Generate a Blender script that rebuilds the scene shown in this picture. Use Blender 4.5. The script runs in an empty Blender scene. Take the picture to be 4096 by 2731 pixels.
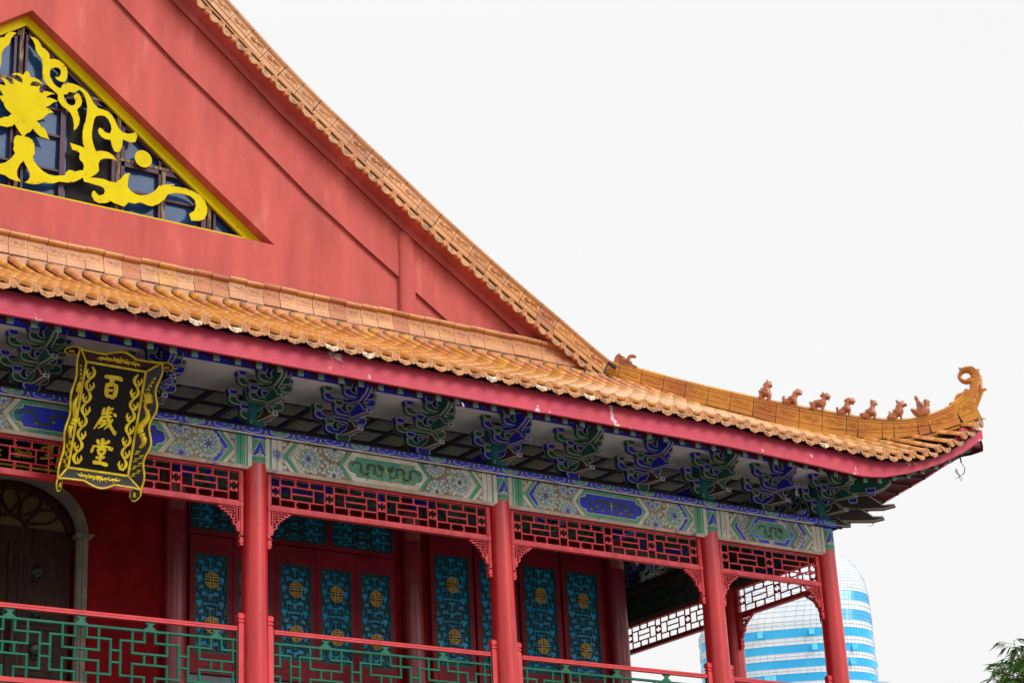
import bpy, math, random
from mathutils import Vector, Matrix, Quaternion
from mathutils.geometry import delaunay_2d_cdt
R_=math.radians
random.seed(7)
SC=bpy.context.scene
COL=SC.collection
# ---------------------------------------------------------------- camera
cam=bpy.data.cameras.new('camera'); camo=bpy.data.objects.new('camera',cam); COL.objects.link(camo)
yaw,pitch,roll=0.6210485,0.3680637,-0.0508680
f_=Vector((math.sin(yaw)*math.cos(pitch),math.cos(yaw)*math.cos(pitch),math.sin(pitch)))
r_=Vector((math.cos(yaw),-math.sin(yaw),0)); u_=r_.cross(f_)
r2=r_*math.cos(roll)+u_*math.sin(roll); u2=-r_*math.sin(roll)+u_*math.cos(roll)
m=Matrix((r2,u2,-f_)).transposed().to_4x4(); m.translation=Vector((-12.316037,-23.35405,-6.234558))
camo.matrix_world=m
cam.sensor_width=36; cam.lens=8103.47/4096*36; cam.clip_end=3000; cam.clip_start=.1
SC.camera=camo
# ---------------------------------------------------------------- sky, sun, exposure
SUND=Vector((.36,-.84,.66)).normalized()
w=bpy.data.worlds.new('World'); SC.world=w; w.use_nodes=True
nt=w.node_tree; N=nt.nodes; L=nt.links
sky=N.new('ShaderNodeTexSky'); sky.sky_type='NISHITA'; sky.sun_disc=False
sky.sun_elevation=math.asin(SUND.z); sky.sun_rotation=math.atan2(SUND.x,SUND.y); sky.dust_density=6; sky.air_density=1.5
hs=N.new('ShaderNodeHueSaturation'); hs.inputs['Saturation'].default_value=.15; L.new(sky.outputs[0],hs.inputs['Color'])
tc=N.new('ShaderNodeTexCoord'); sx=N.new('ShaderNodeSeparateXYZ'); L.new(tc.outputs['Generated'],sx.inputs[0])
mr=N.new('ShaderNodeMapRange'); mr.inputs[1].default_value=.5; mr.inputs[2].default_value=1.0; mr.inputs[3].default_value=9.85; mr.inputs[4].default_value=14.5
L.new(sx.outputs[2],mr.inputs[0])
nz=N.new('ShaderNodeTexNoise'); nz.inputs['Scale'].default_value=1.6; nz.inputs['Detail'].default_value=3
mz=N.new('ShaderNodeMapRange'); mz.inputs[3].default_value=.985; mz.inputs[4].default_value=1.015; L.new(nz.outputs[0],mz.inputs[0])
mm=N.new('ShaderNodeMath'); mm.operation='MULTIPLY'; L.new(mr.outputs[0],mm.inputs[0]); L.new(mz.outputs[0],mm.inputs[1])
cc=N.new('ShaderNodeCombineXYZ')
for i in range(3): L.new(mm.outputs[0],cc.inputs[i])
mx=N.new('ShaderNodeMix'); mx.data_type='RGBA'; mx.inputs[0].default_value=.93
L.new(hs.outputs[0],mx.inputs[6]); L.new(cc.outputs[0],mx.inputs[7])
bg=N['Background'] if 'Background' in N else N.new('ShaderNodeBackground')
L.new(mx.outputs[2],bg.inputs[0]); bg.inputs[1].default_value=.1
out=N['World Output'] if 'World Output' in N else N.new('ShaderNodeOutputWorld'); L.new(bg.outputs[0],out.inputs[0])
sl=bpy.data.lights.new('sun','SUN'); sl.energy=2.2; sl.angle=R_(30); sl.color=(1,.97,.93)
so=bpy.data.objects.new('sun',sl); COL.objects.link(so); so.rotation_euler=SUND.to_track_quat('Z','Y').to_euler(); so.location=(0,-20,30)
SC.view_settings.view_transform='Standard'; SC.view_settings.look='None'; SC.view_settings.exposure=0; SC.view_settings.gamma=1
SC.cycles.max_bounces=6; SC.cycles.diffuse_bounces=4; SC.cycles.glossy_bounces=3
# ---------------------------------------------------------------- helpers
def lin(c):
    return tuple(((v/255)/12.92 if v/255<=.04045 else ((v/255+.055)/1.055)**2.4) for v in c)
MATS={}
def M(name,col,rough=.5,col2=None,scale=3,lo=.4,hi=.6,detail=4,bump=0,bscale=30,coat=0,spec=.5,stretch=(1,1,1),metal=0,col3=None,scale3=1.,lo3=.6,hi3=.75,vary=.06):
    if name in MATS: return MATS[name]
    m=bpy.data.materials.new(name); m.use_nodes=True; nt=m.node_tree; N=nt.nodes; L=nt.links
    b=N['Principled BSDF']; b.inputs['Roughness'].default_value=rough; b.inputs['Metallic'].default_value=metal
    b.inputs['Specular IOR Level'].default_value=spec
    if coat: b.inputs['Coat Weight'].default_value=coat; b.inputs['Coat Roughness'].default_value=.12
    tc=N.new('ShaderNodeTexCoord'); mp=N.new('ShaderNodeMapping'); mp.inputs['Scale'].default_value=stretch
    L.new(tc.outputs['Object'],mp.inputs[0])
    def noise(sc,det,loc=0):
        n=N.new('ShaderNodeTexNoise'); n.inputs['Scale'].default_value=sc; n.inputs['Detail'].default_value=det; n.inputs['Roughness'].default_value=.6
        if loc:
            m2=N.new('ShaderNodeMapping'); m2.inputs['Location'].default_value=(loc,loc*.7,loc*1.3); L.new(mp.outputs[0],m2.inputs[0]); L.new(m2.outputs[0],n.inputs[0])
        else: L.new(mp.outputs[0],n.inputs[0])
        return n
    c1=lin(col)+(1,); c2=lin(col2)+(1,) if col2 else tuple(v*.8 for v in c1[:3])+(1,)
    n=noise(scale,detail); rmp=N.new('ShaderNodeMapRange'); rmp.inputs[1].default_value=lo; rmp.inputs[2].default_value=hi
    L.new(n.outputs[0],rmp.inputs[0])
    mx=N.new('ShaderNodeMix'); mx.data_type='RGBA'; mx.inputs[6].default_value=c1; mx.inputs[7].default_value=c2; L.new(rmp.outputs[0],mx.inputs[0])
    o=mx.outputs[2]
    if col3:
        n3=noise(scale3,8,5.3); r3=N.new('ShaderNodeMapRange'); r3.inputs[1].default_value=lo3; r3.inputs[2].default_value=hi3; L.new(n3.outputs[0],r3.inputs[0])
        m3=N.new('ShaderNodeMix'); m3.data_type='RGBA'; m3.inputs[7].default_value=lin(col3)+(1,); L.new(o,m3.inputs[6]); L.new(r3.outputs[0],m3.inputs[0]); o=m3.outputs[2]
    if vary:
        n4=noise(.9,2,11); r4=N.new('ShaderNodeMapRange'); r4.inputs[1].default_value=.3; r4.inputs[2].default_value=.7; r4.inputs[3].default_value=1-vary; r4.inputs[4].default_value=1+vary
        L.new(n4.outputs[0],r4.inputs[0]); h=N.new('ShaderNodeHueSaturation'); L.new(o,h.inputs['Color']); L.new(r4.outputs[0],h.inputs['Value']); o=h.outputs[0]
    L.new(o,b.inputs['Base Color'])
    if bump:
        nb=N.new('ShaderNodeTexNoise'); nb.inputs['Scale'].default_value=bscale; nb.inputs['Detail'].default_value=6; L.new(tc.outputs['Object'],nb.inputs[0]); bp=N.new('ShaderNodeBump'); bp.inputs['Strength'].default_value=bump; bp.inputs['Distance'].default_value=.02
        L.new(nb.outputs[0],bp.inputs['Height']); L.new(bp.outputs[0],b.inputs['Normal'])
    MATS[name]=m; return m
class MB:
    def __init__(s): s.v=[];s.f=[];s.mi=[]
    def add(s,vs,fs,mi=0):
        k=len(s.v); s.v+= [tuple(x) for x in vs]
        for i,f in enumerate(fs): s.f.append([k+j for j in f]); s.mi.append(mi if isinstance(mi,int) else mi[i])
    def box(s,a0,a1,b0,b1,c0,c1,F=None,mi=0):
        F=F or W_; p=[F(a,b,c) for c in (c0,c1) for b in (b0,b1) for a in (a0,a1)]
        s.add(p,[(0,2,3,1),(4,5,7,6),(0,1,5,4),(2,6,7,3),(0,4,6,2),(1,3,7,5)],mi)
    def poly(s,pts,F,c,mi=0,flip=False):
        s.add([F(a,b,c) for a,b in pts],[list(range(len(pts)))[::-1] if flip else list(range(len(pts)))],mi)
    def prism(s,pts,F,c0,c1,mi=0,ms=None,cap0=True):
        n=len(pts); ms=mi if ms is None else ms
        vs=[F(a,b,c0) for a,b in pts]+[F(a,b,c1) for a,b in pts]
        fs=[[n+i for i in range(n)]]; mm=[mi]
        if cap0: fs.append(list(range(n))[::-1]); mm.append(mi)
        for i in range(n): j=(i+1)%n; fs.append([i,j,n+j,n+i]); mm.append(ms)
        s.add(vs,fs,mm)
    def tube(s,pts,r,n=6,mi=0,caps=True,sq=1.0,up=None):
        P=[Vector(p) for p in pts]; k=len(P); rs=r if isinstance(r,(list,tuple)) else [r]*k
        vs=[];up=Vector(up) if up else None
        for i,p in enumerate(P):
            d=(P[min(i+1,k-1)]-P[max(i-1,0)]).normalized()
            u=up if (up and abs(d.dot(up))<.95) else (Vector((0,0,1)) if abs(d.z)<.9 else Vector((0,1,0)))
            a=d.cross(u).normalized(); b=a.cross(d).normalized()
            for j in range(n):
                t=2*math.pi*(j+.5)/n; vs.append(p+a*math.cos(t)*rs[i]+b*math.sin(t)*rs[i]*sq)
        fs=[]
        for i in range(k-1):
            for j in range(n):
                q=(j+1)%n; fs.append([i*n+j,i*n+q,(i+1)*n+q,(i+1)*n+j])
        if caps: fs.append([j for j in range(n)][::-1]); fs.append([(k-1)*n+j for j in range(n)])
        s.add(vs,fs,mi)
    def ribbon(s,pts,w,F,c0,c1,mi=0,ms=None,closed=False):
        k=len(pts); ws=w if isinstance(w,(list,tuple)) else [w]*k; Lp=[];Rp=[]
        for i in range(k):
            if closed: a=pts[(i-1)%k]; b=pts[(i+1)%k]
            else: a=pts[max(i-1,0)]; b=pts[min(i+1,k-1)]
            dx,dy=b[0]-a[0],b[1]-a[1]; l=math.hypot(dx,dy) or 1; nx,ny=-dy/l,dx/l; h=ws[i]/2
            Lp.append((pts[i][0]+nx*h,pts[i][1]+ny*h)); Rp.append((pts[i][0]-nx*h,pts[i][1]-ny*h))
        if c0 is None:
            rng=range(k if closed else k-1)
            for i in rng:
                j=(i+1)%k; s.poly([Rp[i],Rp[j],Lp[j],Lp[i]],F,c1,mi)
            return
        vs=[F(a,b,c1) for a,b in Lp]+[F(a,b,c1) for a,b in Rp]+[F(a,b,c0) for a,b in Lp]+[F(a,b,c0) for a,b in Rp]
        fs=[];mm=[]; ms=mi if ms is None else ms
        for i in range(k if closed else k-1):
            j=(i+1)%k
            fs+=[[k+i,k+j,j,i],[2*k+i,i,j,2*k+j],[k+i,3*k+i,3*k+j,k+j]]; mm+=[mi,ms,ms]
        if not closed: fs+=[[0,2*k,3*k,k],[k-1,2*k-1,4*k-1,3*k-1]]; mm+=[ms,ms]
        s.add(vs,fs,mm)
    def disc(s,a,b,r,F,c,mi=0,n=10,ry=None):
        ry=ry or r; s.poly([(a+r*math.cos(2*math.pi*i/n),b+ry*math.sin(2*math.pi*i/n)) for i in range(n)],F,c,mi)
    def build(s,name,mats,parent=None,smooth=False,loc=None):
        me=bpy.data.meshes.new(name); me.from_pydata(s.v,[],s.f); me.validate()
        for mt in (mats if isinstance(mats,(list,tuple)) else [mats]): me.materials.append(mt)
        if len(me.polygons)==len(s.mi): me.polygons.foreach_set('material_index',s.mi)
        if smooth: me.polygons.foreach_set('use_smooth',[True]*len(me.polygons))
        me.update(); o=bpy.data.objects.new(name,me); COL.objects.link(o)
        if loc: o.location=loc
        if parent is not None: par(o,parent)
        return o
def W_(a,b,c): return (a,b,c)
def front(Y,ox=0,oz=0): return lambda a,b,c:(ox+a,Y-c,oz+b)
def sideW(X,oy=0,oz=0): return lambda a,b,c:(X-c,oy+a,oz+b)   # faces -X, a runs along +Y
def sideE(X,oy=0,oz=0): return lambda a,b,c:(X+c,oy-a,oz+b)
def wloc(o):
    return o.location.copy() if o.parent is None else wloc(o.parent)+o.location+o.matrix_parent_inverse.translation
def par(o,p):
    o.parent=p; o.matrix_parent_inverse=Matrix.Translation(-wloc(p))
def tag(o,label=None,cat=None,group=None,kind=None):
    for k,v in (('label',label),('category',cat),('group',group),('kind',kind)):
        if v: o[k]=v
    return o
def empty(name,loc,parent=None):
    o=bpy.data.objects.new(name,None); o.location=loc; COL.objects.link(o); o.empty_display_size=.3
    if parent is not None: par(o,parent)
    return o
def kids(o): return [c for c in COL.objects if c.parent==o]
def dup(o,dx,parent=None,ch=None):
    c=o.copy(); COL.objects.link(c)
    if parent is None or True:
        c.location=o.location+Vector(dx)
    for k in (ch if ch is not None else kids(o)):
        d=k.copy(); COL.objects.link(d); d.parent=c; d.matrix_parent_inverse=k.matrix_parent_inverse.copy()
        for g in kids(k):
            e=g.copy(); COL.objects.link(e); e.parent=d; e.matrix_parent_inverse=g.matrix_parent_inverse.copy()
    return c
def inflate(out,hole,F,th,mb,mi=0,step=.03,edge=.25):
    """closed rounded relief, both sides, from an outline"""
    polys=[out]+([hole] if hole else [])
    vs=[];es=[]
    for pl in polys:
        k=len(vs)
        if pl is not out and _area(pl)*_area(out)>0: pl=pl[::-1]
        vs+= [Vector(p) for p in pl]; n=len(pl); es+=[(k+i,k+(i+1)%n) for i in range(n)]
    nb=len(vs)
    x0=min(p[0] for p in out);x1=max(p[0] for p in out);y0=min(p[1] for p in out);y1=max(p[1] for p in out)
    segs=[]
    for pl in polys: segs+=[(pl[i],pl[(i+1)%len(pl)]) for i in range(len(pl))]
    def dist(p):
        m=9
        for (ax,ay),(bx,by) in segs:
            dx,dy=bx-ax,by-ay; l=dx*dx+dy*dy or 1e-9; t=max(0,min(1,((p[0]-ax)*dx+(p[1]-ay)*dy)/l)); m=min(m,math.hypot(p[0]-ax-t*dx,p[1]-ay-t*dy))
        return m
    def inside(p,pl):
        c=False;n=len(pl)
        for i in range(n):
            (ax,ay),(bx,by)=pl[i],pl[(i+1)%n]
            if (ay>p[1])!=(by>p[1]) and p[0]<(bx-ax)*(p[1]-ay)/(by-ay)+ax: c=not c
        return c
    y=y0+step/2;row=0
    while y<y1:
        x=x0+step/2+(row%2)*step/2
        while x<x1:
            p=(x,y)
            if inside(p,out) and not (hole and inside(p,hole)) and dist(p)>step*.35: vs.append(Vector(p))
            x+=step
        y+=step*.87; row+=1
    V,E,Fc,_,_,_=delaunay_2d_cdt(vs,es,[],3 if hole else 1,1e-6) if False else delaunay_2d_cdt(vs,es,[],0,1e-6)
    fs=[]
    for t in Fc:
        c=sum((V[i] for i in t),Vector((0,0)))/len(t)
        if inside(c,out) and not (hole and inside(c,hole)): fs.append(t)
    D=[dist(v) for v in V]; mxd=max(D) or 1
    H=[th*.12 if d<1e-4 else th*min(1,.12+.88*math.sqrt(1-(1-min(1,d/(mxd*(1-edge))))**2)) for d in D]
    n=len(V)
    mb.add([F(v[0],v[1],h) for v,h in zip(V,H)],[list(t) for t in fs],mi)
    mb.add([F(v[0],v[1],-h) for v,h in zip(V,H)],[list(t)[::-1] for t in fs],mi)
    cnt={}
    for t in fs:
        for i in range(len(t)):
            a,b=t[i],t[(i+1)%len(t)]; cnt[(a,b)]=1
    k=len(mb.v)-2*n
    for a,b in cnt:
        if (b,a) not in cnt: mb.f.append([k+b,k+a,k+n+a,k+n+b]); mb.mi.append(mi)
def _area(p): return sum(p[i][0]*p[(i+1)%len(p)][1]-p[(i+1)%len(p)][0]*p[i][1] for i in range(len(p)))
def clip(poly,lo,hi):
    def cl(P,f,val,keep):
        o=[]
        for i in range(len(P)):
            a,b=P[i],P[(i+1)%len(P)]; ia,ib=keep(a[1],val),keep(b[1],val)
            if ia: o.append(a)
            if ia!=ib: t=(val-a[1])/(b[1]-a[1]); o.append((a[0]+t*(b[0]-a[0]),val))
        return o
    P=cl(poly,1,lo,lambda y,v:y>=v) if poly else []
    return cl(P,1,hi,lambda y,v:y<=v) if P else []
def interp(t,x):
    if x<=t[0][0]: return t[0][1]
    for (a,b),(c,d) in zip(t,t[1:]):
        if x<=c: return b+(d-b)*(x-a)/(c-a)
    return t[-1][1]
import json
null=None
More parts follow.
